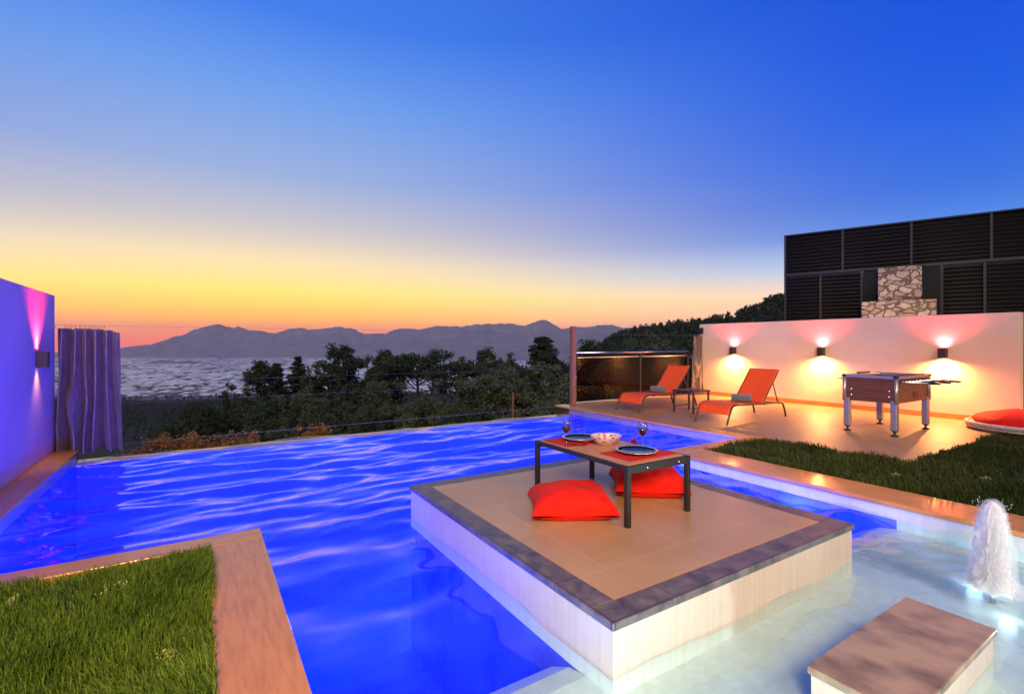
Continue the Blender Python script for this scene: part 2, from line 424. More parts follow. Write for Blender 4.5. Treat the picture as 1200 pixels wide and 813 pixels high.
def fr(w, r):               # forward / right metres -> world x, y
    return (F_[0]*w+R_[0]*r, F_[1]*w+R_[1]*r)

# ------------------------------------------------------------------ terrain
KA = np.array([-180, -60, -45, -33, -20, -8, 0, 4, 8.9, 12.3, 15, 19.2, 24.3, 29.1, 35, 46, 70, 110, 180.0])
KK = np.array([-.10, -.10, -.10, -.095, -.088, -.082, -.072, -.055, -.012, .027, .036, .047, .060, .098, .13, .18, .18, .05, -.10])
def ground(x, y):
    x = np.asarray(x, float); y = np.asarray(y, float)
    w = F_[0]*x+F_[1]*y; r = R_[0]*x+R_[1]*y
    d = np.hypot(x, y); az = np.degrees(np.arctan2(r, w))
    k = np.interp(az, KA, KK)
    crest = 1.31 + k*350*np.maximum(np.cos(np.radians(az)), .5) - 5
    xs = np.log(np.array([1.0, 10, 25, 60, 350, 700, 1300, 2600]))
    ld = np.log(np.maximum(d, 1.0))
    hs = [np.full_like(d, -3.2), np.full_like(d, -3.2), np.full_like(d, -6.2), np.full_like(d, -11.0), crest, np.minimum(crest-40, -75+crest*.3), np.full_like(d, -165.0), np.full_like(d, -300.0)]
    h = hs[-1].copy()
    for i in range(len(xs)-1):
        t = np.clip((ld-xs[i])/(xs[i+1]-xs[i]), 0, 1)
        t = t*.5+.5*t*t*(3-2*t) if i < 6 else t
        sel = (ld >= xs[i]) & (ld < xs[i+1])
        h = np.where(sel, hs[i]*(1-t)+hs[i+1]*t, h)
    h = np.where(ld < xs[0], -3.2, h)
    amp = np.clip((d-40)/300, 0, 1)*np.clip((2600-d)/1200, 0, 1)*9
    return h + amp*(fbm(x/90, y/90, 4, 3)-.5)

def make_terrain():
    na, nr = 540, 120
    rr = np.concatenate([[2.0], np.geomspace(4, 22000, nr-1)])
    aa = np.linspace(0, 2*PI, na, endpoint=False)
    Rg, Ag = np.meshgrid(rr, aa, indexing='ij')
    x, y = Rg*np.sin(Ag), Rg*np.cos(Ag)
    z = ground(x, y)
    v = np.stack([x, y, z], -1).reshape(-1, 3)
    idx = np.arange(nr*na).reshape(nr, na)
    a, b = idx[:-1], idx[1:]
    f = np.stack([a, b, np.roll(b, -1, 1), np.roll(a, -1, 1)], -1).reshape(-1, 4).tolist()
    f.append(idx[0][::-1].tolist())
    m, nt, b_ = new_mat('hillside_ground')
    N, L = nt.nodes, nt.links
    tc = N.new('ShaderNodeTexCoord')
    n1 = N.new('ShaderNodeTexNoise'); n1.inputs['Scale'].default_value = .02; n1.inputs['Detail'].default_value = 9; L.new(tc.outputs['Object'], n1.inputs['Vector'])
    r1 = N.new('ShaderNodeValToRGB'); r1.color_ramp.elements[0].color = (.016, .018, .011, 1); r1.color_ramp.elements[1].color = (.055, .05, .034, 1)
    r1.color_ramp.elements[0].position = .35; r1.color_ramp.elements[1].position = .7; L.new(n1.outputs['Fac'], r1.inputs['Fac'])
    # fields of the plain
    v2 = N.new('ShaderNodeTexVoronoi'); v2.inputs['Scale'].default_value = .006; L.new(tc.outputs['Object'], v2.inputs['Vector'])
    sc = N.new('ShaderNodeSeparateColor'); L.new(v2.outputs['Color'], sc.inputs[0])
    r2 = N.new('ShaderNodeValToRGB'); r2.color_ramp.elements[0].color = (.035, .04, .03, 1); r2.color_ramp.elements[1].color = (.15, .13, .115, 1); L.new(sc.outputs[0], r2.inputs['Fac'])
    sx = N.new('ShaderNodeSeparateXYZ'); L.new(tc.outputs['Object'], sx.inputs[0])
    mr = N.new('ShaderNodeMapRange'); mr.inputs['From Min'].default_value = -285; mr.inputs['From Max'].default_value = -298; L.new(sx.outputs['Z'], mr.inputs['Value'])
    mx = N.new('ShaderNodeMix'); mx.data_type = 'RGBA'; L.new(mr.outputs[0], mx.inputs[0]); L.new(r1.outputs[0], mx.inputs[6]); L.new(r2.outputs[0], mx.inputs[7])
    L.new(mx.outputs[2], b_.inputs['Base Color']); b_.inputs['Roughness'].default_value = .9; b_.inputs['Specular IOR Level'].default_value = .1
    o = np_mesh('terrain', v, f, m, smooth=True)
    tag(o, kind='structure')
make_terrain()

# far mountain ranges: crest profile (image column, image row of the crest) turned into metres at a given distance
def ridge(name, prof, depth, near, far, base=-300.0, rough=1.0, col=((.085, .075, .06), (.14, .12, .095)), seed=1):
    us = np.array([p[0] for p in prof], float); vs = np.array([p[1] for p in prof], float)
    n, m = 760, 60
    u = np.linspace(us[0], us[-1], n)
    hc = 1.31+(403-np.interp(u, us, vs))/575*depth
    hc = hc + rough*(70*(.5-np.abs(fbm(u/15, u*0+.5, 6, seed, .62)-.5)*2.4)-14)
    t = np.linspace(-1, 1, m)
    T, U = np.meshgrid(t, u, indexing='ij')
    dd = np.where(T < 0, depth+T*near, depth+T*far)
    r = (U-600)/575*depth
    x = F_[0]*dd+R_[0]*r; y = F_[1]*dd+R_[1]*r
    prof_t = np.clip(1-np.abs(T), 0, 1)**.85
    gul = fbm(r/900+7, dd/2600, 5, seed+5)
    cut = 1-(.55*np.sin(PI*np.clip(np.abs(T), 0, 1)))*np.abs(gul-.5)*3.6*rough
    z = base+(hc[None, :]-base)*prof_t*cut
    v = np.stack([x, y, z-2], -1).reshape(-1, 3)
    idx = np.arange(n*m).reshape(m, n)
    f = np.stack([idx[:-1, :-1], idx[:-1, 1:], idx[1:, 1:], idx[1:, :-1]], -1).reshape(-1, 4)
    mt = bpy.data.materials.get('mountain_rock') or mat('mountain_rock', (.15, .14, .13), .95, col2=(.24, .22, .20), scale=.004, detail=9, spec=.1)
    return tag(np_mesh(name, v, f, mt, smooth=True), kind='structure')

ridge('mountain_range', [(-110, 420), (-60, 408), (0, 412), (60, 418), (110, 416), (137, 411), (155, 406), (182, 403.5), (194, 404.5), (210, 395), (222, 388), (230, 384.5), (243, 382), (255, 379.5), (265, 382), (275, 383.7), (279, 382), (290, 386), (301, 385.7), (307, 388), (322, 391), (331, 388), (340, 383.7), (355, 383.2), (365, 385.7), (385, 382.5), (397, 382.2), (412, 384), (427, 390.5), (452, 390.5), (465, 385.5), (478, 384), (490, 385.5), (512, 381), (540, 381.4), (560, 379.5), (575, 379), (600, 378), (615, 380), (624, 376.5), (634, 373.5), (641, 374.5), (650, 380), (657, 385), (675, 382.5), (690, 383), (702, 380), (716, 380), (730, 384), (800, 378), (940, 392), (1000, 418)], 13000, 2300, 3500, seed=4)
ridge('far_hill', [(478, 419), (495, 415), (510, 409), (522, 404), (535, 401.5), (548, 403), (570, 410), (600, 411), (640, 405), (680, 402), (760, 398), (900, 402)], 9800, 900, 1500, rough=.5, seed=9)
ridge('plain_hill', [(168, 427.5), (178, 424), (192, 422), (205, 423), (222, 422.6), (236, 425), (246, 427.5)], 7700, 260, 300, rough=.4, seed=14)

# greenhouses of the plain: uncountable white roofs
def greenhouses():
    rng = np.random.default_rng(5)
    V, Fc = [], []
    n = 0
    cells = {}
    tries = 0
    while n < 9500 and tries < 200000:
        tries += 1
        dep = 2850*(11200/2850)**(rng.random()**.8)
        u = rng.uniform(-60, 660)
        x, y = fr(dep, (u-600)/575*dep)
        ck = (int(x//260), int(y//260))
        if ck not in cells:
            cells[ck] = (rng.uniform(-.5, .5)-YAW+.3, rng.random())
        rot, dens = cells[ck]
        if rng.random() > .15+dens*.8: continue
        if ground(x, y) > -296: continue
        k = 1+dep/9000
        big = 1.7 if rng.random() < .10 else 1.0
        L_, W_ = rng.uniform(10, 36)*k*big, rng.uniform(40, 105)*k*big*(dep/4500)**.5
        h = rng.uniform(3.5, 5)
        c, s = math.cos(rot), math.sin(rot)
        z0 = -300.2
        prof = [(-.5, 0), (-.5, h*.6), (0, h), (.5, h*.6), (.5, 0)]
        for e in (-.5, .5):
            for (pw, ph) in prof:
                lx, ly = e*L_, pw*W_
                V.append((x+c*lx-s*ly, y+s*lx+c*ly, z0+ph))
        b = n*10
        for i in range(4):
            Fc.append((b+i, b+i+1, b+5+i+1, b+5+i))
        Fc.append(tuple(b+i for i in range(5))); Fc.append(tuple(b+9-i for i in range(5)))
        n += 1
    m, nt, bs = new_mat('greenhouse_plastic')
    N, L = nt.nodes, nt.links
    g = N.new('ShaderNodeNewGeometry'); r = N.new('ShaderNodeValToRGB')
    r.color_ramp.elements[0].color = (.30, .28, .27, 1); r.color_ramp.elements[1].color = (.90, .88, .84, 1); r.color_ramp.elements[0].position = .1
    L.new(g.outputs['Random Per Island'], r.inputs['Fac']); L.new(r.outputs[0], bs.inputs['Base Color'])
    bs.inputs['Roughness'].default_value = .35
    o = np_mesh('greenhouses', np.array(V), Fc, m)
    tag(o, 'pale plastic greenhouses spread over the valley plain below the mountains', 'greenhouses', kind='stuff')
greenhouses()

# ------------------------------------------------------------------ foliage
def leaves(centers, size, rng, aspect=.45, up=.3):
    """one small quad per centre, turned at random"""
    n = len(centers)
    d = rng.normal(size=(n, 3)); d[:, 2] += up; d /= np.linalg.norm(d, axis=1, keepdims=True)
    e = rng.normal(size=(n, 3)); e -= d*np.sum(d*e, 1, keepdims=True); e /= np.linalg.norm(e, axis=1, keepdims=True)
    s = (size*rng.uniform(.6, 1.4, n))[:, None]
    a = centers-d*s*.5; b = centers+d*s*.5
    w = e*s*aspect*.5
    v = np.stack([a, centers+w, b, centers-w], 1).reshape(-1, 3)
    f = np.arange(4*n).reshape(n, 4)
    return v, f

def clump_pts(c, r, n, rng, flat=.7):
    p = rng.normal(size=(n, 3)); p /= np.linalg.norm(p, axis=1, keepdims=True)
    p *= (rng.random(n)**.45)[:, None]*r
    p[:, 2] *= flat
    return p+np.array(c)

def tree_mesh(kind, seed):
    """returns crown mesh and trunk mesh for a tree 10 m high"""
    rng = np.random.default_rng(seed)
    tb = MB()
    pts = []
    H = 10.0
    bend = rng.uniform(-.5, .5, 2)
    def tr(z): return np.array([bend[0]*(z/H)**2*1.5+.12*math.sin(z*.8+seed), bend[1]*(z/H)**2*1.5+.12*math.cos(z*.7+seed), z])
    if kind == 'conifer':
        tb.tube([tr(z) for z in np.linspace(0, H*.97, 9)], list(np.linspace(.16, .02, 9)), 7)
        for z in np.arange(1.0, H*.99, .36):
            R = ((1-z/H)**.7*2.6+.05)*rng.uniform(.65, 1.15)
            k = max(4, int(7*(1-z/H)+4)); o = rng.random()*6.28
            for j in range(k):
                a = o+j*2*PI/k+rng.uniform(-.25, .25); L_ = R*rng.uniform(.45, 1.15)
                e = tr(z)+np.array([math.cos(a)*L_, math.sin(a)*L_, L_*rng.uniform(-.1, .35)])
                if rng.random() < .5: tb.tube([tr(z), e], [.035, .012], 4)
                for q in np.linspace(.25, 1, 4):
                    pts.append(clump_pts(tr(z)*(1-q)+e*q, (.50-.34*z/H)*(1.15-.3*q), 24, rng, .8))
        size = .30
    elif kind == 'umbrella':
        tb.tube([tr(z) for z in np.linspace(0, H*.72, 8)], list(np.linspace(.22, .10, 8)), 8)
        for j in range(13):
            a = j*2.4+rng.uniform(-.3, .3); z0 = H*rng.uniform(.52, .72); L_ = rng.uniform(1.2, 3.2)
            b = tr(z0); e = b+np.array([math.cos(a)*L_, math.sin(a)*L_, rng.uniform(.9, 2.2)])
            mid = b*.45+e*.55+np.array([0, 0, -.25])
            tb.tube(curve_pts([b, mid, e], 3), .045, 5)
            for q in range(9):
                cc = e+rng.normal(size=3)*np.array([.75, .75, .32]); pts.append(clump_pts(cc, rng.uniform(.4, .75), 60, rng, .6))
        for q in range(16):
            a = rng.random()*6.28; rr = rng.random()**.5*2.2
            pts.append(clump_pts(tr(H*.9)+np.array([math.cos(a)*rr, math.sin(a)*rr, -.12*rr*rr+rng.uniform(-.2, .25)]), .65, 70, rng, .6))
        size = .30
    elif kind == 'pine':
        tb.tube([tr(z) for z in np.linspace(0, H*.95, 9)], list(np.linspace(.2, .035, 9)), 8)
        for j in range(34):
            z0 = H*rng.uniform(.22, .95); a = j*2.399+rng.uniform(-.4, .4)
            L_ = (1.05-z0/H)**.6*rng.uniform(1.4, 3.1)
            b = tr(z0); e = b+np.array([math.cos(a)*L_, math.sin(a)*L_, L_*rng.uniform(.05, .5)])
            mid = b*.5+e*.5+np.array([0, 0, -.12*L_])
            tb.tube(curve_pts([b, mid, e], 3), .035, 4)
            for q in range(6):
                t = rng.uniform(.45, 1.08); cc = b*(1-t)+e*t+rng.normal(size=3)*.24
                pts.append(clump_pts(cc, rng.uniform(.32, .62), 42, rng, .75))
        pts.append(clump_pts(tr(H*.97), .4, 40, rng, 1.1))
        size = .30
    else:   # broad evergreen
        tb.tube([tr(z) for z in np.linspace(0, H*.5, 6)], list(np.linspace(.26, .12, 6)), 8)
        for j in range(46):
            zc = H*rng.uniform(.16, .86); a = j*2.399+rng.uniform(-.5, .5)
            rr = 3.7*math.sin(PI*min(1, (zc/H)*.92+.10))**.7*rng.uniform(.25, 1.0)
            b = tr(min(zc*.6, H*.5)); e = tr(zc)+np.array([math.cos(a)*rr, math.sin(a)*rr, 0])
            if j % 2 == 0: tb.tube(curve_pts([b, (b+e)/2+np.array([0, 0, .2]), e], 2), .05, 4)
            R = rng.uniform(.7, 1.35)
            for q in range(7):
                cc = e+rng.normal(size=3)*R*.42
                pts.append(clump_pts(cc, R*rng.uniform(.32, .56), 58, rng, .8))
        for q in range(10):
            pts.append(clump_pts(tr(H*.9)+rng.normal(size=3)*np.array([1.0, 1.0, .45]), rng.uniform(.45, .75), 70, rng, .8))
        size = .31
    P = np.concatenate(pts)
    v, f = leaves(P, size, rng, .42)
    return v, f, tb

PROTO = {}
def proto(kind, mt, seed):
    key = (kind, mt, seed)
    if key not in PROTO:
        v, f, tb = tree_mesh(kind, seed)
        cr = np_mesh('crown', v, f, M[mt])
        tk = tb.build('trunk', M['trunk'])
        PROTO[key] = (cr, tk)
        return cr, tk
    cr, tk = PROTO[key]
    c, t = cr.copy(), tk.copy()
    COL.objects.link(c); COL.objects.link(t)
    return c, t

TREES = [
    # column, row of the top, distance, kind, leaf, seed, width factor, label
    (222, 470, 62, 'broad', 'pine', 3, .9, 'low dark bush near the left end of the trees, before the dark slope'),
    (193, 497, 50, 'broad', 'pine', 4, .9, 'low dark bush just right of the hanging purple curtain, leftmost of the tree line'),
    (246, 470, 60, 'broad', 'pine', 4, .8, 'dark bush at the foot of the thin pine that stands against the valley'),
    (270, 448, 66, 'pine', 'pine', 11, .8, 'short thin pine standing left of the tall ragged pine against the greenhouses'),
    (298, 425, 62, 'pine', 'pine', 12, 1.0, 'tall ragged pine standing against the bright greenhouse plain, leftmost tall tree'),
    (328, 424, 66, 'conifer', 'pine', 21, 1.25, 'pointed pine touching the right side of the tall ragged pine by the plain'),
    (349, 416, 70, 'conifer', 'pine', 22, 1.2, 'pointed pine with a spire top, second from the tall ragged pine'),
    (372, 424, 58, 'broad', 'pine', 3, .8, 'dark rounded tree between the pointed pines and the broad high pine'),
    (399, 404, 60, 'pine', 'pine', 13, 1.3, 'broad high pine that rises highest left of the umbrella pine, under the mountain saddle'),
    (425, 419, 64, 'pine', 'pine', 11, 1.1, 'dark pine sloping down right of the broad high pine'),
    (446, 424, 60, 'broad', 'pine', 4, .7, 'dark round tree left of the umbrella pine, filling the gap beside it'),
    (460, 413, 55, 'pine', 'pine', 12, 1.0, 'dark pine leaning against the left side of the umbrella pine'),
    (491, 405, 52, 'umbrella', 'pine', 31, 1.0, 'umbrella pine with a flat crown on bare forked trunks, valley showing through below'),
    (541, 416, 55, 'umbrella', 'pine', 32, .85, 'flat topped dark pine right of the umbrella pine and the gap with the lit plain'),
    (562, 424, 48, 'broad', 'pine', 3, .7, 'dark round tree right of the flat topped pine'),
    (579, 408, 58, 'pine', 'pine', 13, .9, 'dark round headed pine standing out below the long blue ridge'),
    (603, 417, 56, 'broad', 'pine', 4, .8, 'dark tree between the round headed pine and the sharp conifer'),
    (629, 392, 60, 'conifer', 'pine', 21, 1.7, 'sharp pointed conifer standing out below the mountain peak'),
    (648, 408, 58, 'pine', 'pine', 11, 1.1, 'dark pine between the sharp conifer and the tall brown post'),
    (684, 401, 66, 'pine', 'pine', 12, 1.0, 'dark pine just right of the tall brown post, above the glass railing'),
    (712, 397, 70, 'broad', 'pine', 3, .7, 'dark tree above the left glass pane, second from the brown post'),
    (737, 395, 70, 'broad', 'olive', 6, .6, 'grey green tree above the middle of the glass railing'),
    (766, 391, 62, 'broad', 'olive', 5, .7, 'pale green rounded tree above the right half of the glass railing'),
    (795, 396, 62, 'broad', 'pine', 4, .7, 'dark tree left of the tied brown curtain at the white wall'),
    (318, 462, 36, 'broad', 'pine', 4, 1.0, 'dark round bush in front of the tall ragged pine, above the autumn shrubs'),
    (356, 455, 30, 'broad', 'olive', 5, .9, 'grey green round tree in front of the pointed pines'),
    (403, 449, 28, 'broad', 'pine', 6, .9, 'dark round tree in the front row below the broad high pine'),
    (452, 441, 30, 'broad', 'olive', 6, .85, 'grey green tree in the front row left of the umbrella pine trunks'),
    (500, 459, 27, 'broad', 'olive', 5, .85, 'low grey green tree directly below the umbrella pine'),
    (545, 440, 30, 'broad', 'olive', 6, 1.0, 'olive green bushy tree in the front row below the flat topped pine'),
    (588, 425, 32, 'broad', 'olive', 5, 1.0, 'big olive green bushy tree below the round headed pine'),
    (640, 421, 32, 'broad', 'olive', 6, 1.0, 'big olive green bushy tree below the sharp conifer, left of the brown post'),
    (425, 480, 20, 'broad', 'pine', 3, .9, 'low dark bush at the pool edge, left of the middle of the tree line'),
    (480, 482, 20, 'broad', 'olive', 6, .9, 'low grey green bush at the pool edge under the umbrella pine'),
    (535, 476, 20, 'broad', 'pine', 4, .9, 'low dark bush at the pool edge, right of the middle of the tree line'),
    (380, 484, 21, 'broad', 'pine', 6, .9, 'low dark bush at the pool edge behind the lone orange shrub'),
    (655, 452, 17, 'broad', 'olive', 5, .75, 'low pale olive bush beside the foot of the tall brown post'),
    (700, 425, 30, 'broad', 'pine', 3, .9, 'dark round tree seen through the left glass pane'),
    (755, 420, 30, 'broad', 'olive', 5, .9, 'grey green tree seen through the glass near the middle rail post'),
    (800, 425, 32, 'broad', 'pine', 4, .9, 'dark tree seen through the right glass pane'),
]
for (u, v, dep, kind, mt, sd, wf, lab) in TREES:
    x, y = fr(dep, (u-600)/575*dep)
    top = 1.31+(403-v)/575*dep
    g = float(ground(x, y))-.3
    h = max(top-g, 1.5)
    c, t = proto(kind, mt, sd)
    nm = {'pine': 'pine_tree', 'umbrella': 'umbrella_pine', 'conifer': 'conifer_tree', 'broad': 'evergreen_tree'}[kind]
    root = thing(nm, lab, 'tree', (x, y, g), random.uniform(0, 6.28), 'trees on the slope beyond the pool')
    c.parent = root; t.parent = root
    s = h/10
    sw = s*wf
    if kind == 'broad' and sw > s*1.0: sw = s
    root.scale = (max(sw, .28), max(sw, .28), s)

def shrub(u, vt, dep, width, label, n, sd, mt='dry'):
    x, y = fr(dep, (u-600)/575*dep)
    top = 1.31+(403-vt)/575*dep
    g = float(ground(x, y))-.1
    h = top-g
    rng = np.random.default_rng(sd)
    root = thing('autumn_shrub' if mt == 'dry' else 'olive_shrub', label, 'shrub', (x, y, g), 0, 'shrubs below the infinity edge')
    tb = MB(); pts = []
    for j in range(13):
        a = rng.random()*6.28; rr = rng.random()**.6*width*.5
        e = np.array([math.cos(a)*rr, math.sin(a)*rr, h-.42*(2*rr/width)**2*rng.uniform(.4, 1)-rng.random()*.22])
        b = e*np.array([.25, .25, 0])
        mid = (b+e)/2+rng.normal(size=3)*.08
        path = curve_pts([b, mid, e], 4)
        tb.tube(path, list(np.linspace(.02, .006, len(path))), 5)
        for q in range(7):
            t = rng.uniform(.86, 1.0)
            c = np.array(path[int(t*(len(path)-1))])+rng.normal(size=3)*np.array([.13, .13, .10])
            pts.append(clump_pts(c, rng.uniform(.06, .15), n+16, rng, .9))
            if q < 3: tb.tube([path[int(t*(len(path)-1))], c], [.006, .003], 3)
    v, f = leaves(np.concatenate(pts), .046, rng, .75, .1)
    tb.build('branches', M['trunk'], root)
    np_mesh('foliage', v, f, M[mt], root)
shrub(190, 497, 9.6, .75, 'orange autumn shrub left of the group by the pool edge, next to the purple curtain', 16, 1)
shrub(222, 497, 9.8, .8, 'orange autumn shrub with the brightest leaves, second from the purple curtain', 16, 2)
shrub(166, 511, 9.3, .5, 'small sparse reddish shrub beside the bottom of the purple curtain', 9, 3)
shrub(262, 505, 10.2, .7, 'low orange brown shrub in the middle of the autumn group by the pool edge', 12, 4)
shrub(296, 498, 10.6, .8, 'reddish autumn shrub at the right end of the group by the pool edge', 15, 5)
shrub(369, 488, 11.4, .42, 'lone upright orange shrub standing apart behind the infinity edge', 13, 6)
shrub(603, 470, 13.2, .7, 'sparse olive shrub around the thin brown stake behind the infinity edge', 10, 7, 'olive')
shrub(640, 474, 12.6, .6, 'sparse olive shrub between the brown stake and the tall post', 10, 8, 'olive')

# forest on the hill to the right and the slope: one mass
def forest():
    rng = np.random.default_rng(3)
    cs, sizes = [], []
    for i in range(5200):
        az = rng.uniform(-52, 58); d = rng.uniform(110, 430)
        if az < 5 and rng.random() < .45: continue
        x = d*math.sin(rad(az)+YAW); y = d*math.cos(rad(az)+YAW)
        h = rng.uniform(2.4, 5.2) if az > 4 else rng.uniform(1.5, 3.5)
        R = h*rng.uniform(.26, .42)
        g = float(ground(x, y))
        n = 64 if az > 4 else 40
        p = rng.normal(size=(n, 3)); p /= np.linalg.norm(p, axis=1, keepdims=True); p *= (rng.random(n)**.33)[:, None]
        tp = 1-.45*np.clip(p[:, 2:3], 0, 1)
        p = p*np.array([R, R, h*.5])*np.concatenate([tp, tp, np.ones_like(tp)], 1)
        cs.append(p+np.array([x, y, g+h*.48])); sizes.append(np.full(n, h*.22))
    for i in range(420):      # undergrowth and lower trees that close the slope nearer by
        az = rng.uniform(-27, 22); d = rng.uniform(48, 125)
        if az < -20 and rng.random() < .6: continue
        x = d*math.sin(rad(az)+YAW); y = d*math.cos(rad(az)+YAW)
        g = float(ground(x, y)); h = min(rng.uniform(3.5, 7.0), max(1.5, 1.31-(.052 if az > -18 else .085)*d-g))
        R = h*rng.uniform(.4, .6); n = 260
        p = rng.normal(size=(n, 3)); p /= np.linalg.norm(p, axis=1, keepdims=True); p *= (rng.random(n)**.33)[:, None]*np.array([R, R, h*.52])
        p += .25*rng.normal(size=(n, 3))
        cs.append(p+np.array([x, y, g+h*.46])); sizes.append(np.full(n, .36))
    P = np.concatenate(cs); S = np.concatenate(sizes)
    v, f = leaves(P, 1.0, rng, .6)
    ctr = np.repeat(P, 4, 0)
    v = ctr+(v-ctr)*np.repeat(S, 4)[:, None]
    o = np_mesh('hillside_forest', v, f, M['forest'])
    tag(o, 'dark forest covering the hill that rises behind the white wall', 'forest', kind='stuff')
forest()

# ------------------------------------------------------------------ pool, terrace
WZ = -.13            # water level
TOP = 0.0            # terrace level
PX0, PX1, PX2 = -1.30, 4.83, 6.42      # left ledge edge, lawn coping edge, deck edge
PY1 = 7.95           # infinity edge
LWX = -1.52          # left wall face
STEP = 1.72          # shallow / deep step
IX0, IX1, IY0, IY1 = 1.49, 3.64, 1.545, 3.95       # island

DEEP, SH = -1.25, -.21
def quad(m, a, b, c, d):
    m._add([a, b, c, d], [(0, 1, 2, 3)])
pm = MB()
quad(pm, (PX0, STEP, DEEP), (PX2, STEP, DEEP), (PX2, PY1, DEEP), (PX0, PY1, DEEP))
quad(pm, (PX0, 3.9, DEEP), (PX0, PY1, DEEP), (PX0, PY1, -.138), (PX0, 3.9, -.138))
quad(pm, (PX0, 3.9, DEEP), (.33, 3.9, DEEP), (.33, 3.9, -.138), (PX0, 3.9, -.138))
quad(pm, (.33, STEP, DEEP), (.33, 3.9, DEEP), (.33, 3.9, -.138), (.33, STEP, -.138))
quad(pm, (PX1, STEP, DEEP), (PX1, 4.1, DEEP), (PX1, 4.1, -.138), (PX1, STEP, -.138))
quad(pm, (PX1, 4.1, DEEP), (PX2, 4.1, DEEP), (PX2, 4.1, -.138), (PX1, 4.1, -.138))
quad(pm, (PX2, 4.1, DEEP), (PX2, PY1, DEEP), (PX2, PY1, -.138), (PX2, 4.1, -.138))
tag(pm.build('pool_basin', M['glow_blue_mosaic']), kind='structure')
pm = MB()
quad(pm, (.33, -3, SH), (PX1, -3, SH), (PX1, STEP, SH), (.33, STEP, SH))
for (xa, xb) in ((.331, IX0-.001), (IX1+.001, PX1-.001)):      # tiled ramp from the shallow part down into the deep part
    rp = [(STEP, SH), (1.84, -.235), (1.98, -.31), (2.14, -.44), (2.32, -.62), (2.62, -.95), (2.9, -1.249)]
    for (ya, za), (yb, zb_) in zip(rp[:-1], rp[1:]):
        quad(pm, (xa, ya, za), (xb, ya, za), (xb, yb, zb_), (xa, yb, zb_))
quad(pm, (.33, -3, SH), (.33, STEP, SH), (.33, STEP, -.03), (.33, -3, -.03))
quad(pm, (PX1, -3, SH), (PX1, STEP, SH), (PX1, STEP, -.03), (PX1, -3, -.03))
quad(pm, (PX1, STEP, -.138), (PX1, 4.1, -.138), (PX1, 4.1, -.03), (PX1, STEP, -.03))
tag(pm.build('shallow_pool', M['mosaic']), kind='structure')
pm = MB()       # grey waterline band above the glow-coloured tiles
quad(pm, (PX0, 3.9, -.138), (PX0, PY1, -.138), (PX0, PY1, -.03), (PX0, 3.9, -.03))
quad(pm, (PX0, 3.9, -.138), (.33, 3.9, -.138), (.33, 3.9, -.03), (PX0, 3.9, -.03))
quad(pm, (.33, STEP, -.138), (.33, 3.9, -.138), (.33, 3.9, -.03), (.33, STEP, -.03))
quad(pm, (PX1, 4.1, -.138), (PX2, 4.1, -.138), (PX2, 4.1, -.03), (PX1, 4.1, -.03))
quad(pm, (PX2, 4.1, -.138), (PX2, PY1, -.138), (PX2, PY1, -.03), (PX2, 4.1, -.03))
tag(pm.build('pool_waterline', M['band_tile']), kind='structure')

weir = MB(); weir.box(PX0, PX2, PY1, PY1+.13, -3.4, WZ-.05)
tag(weir.build('infinity_wall', M['glow_blue_mosaic']), kind='structure')
weir = MB(); weir.box(PX0, PX2, PY1, PY1+.13, WZ-.049, WZ-.014)
tag(weir.build('infinity_edge', M['travertine_x']), kind='structure')

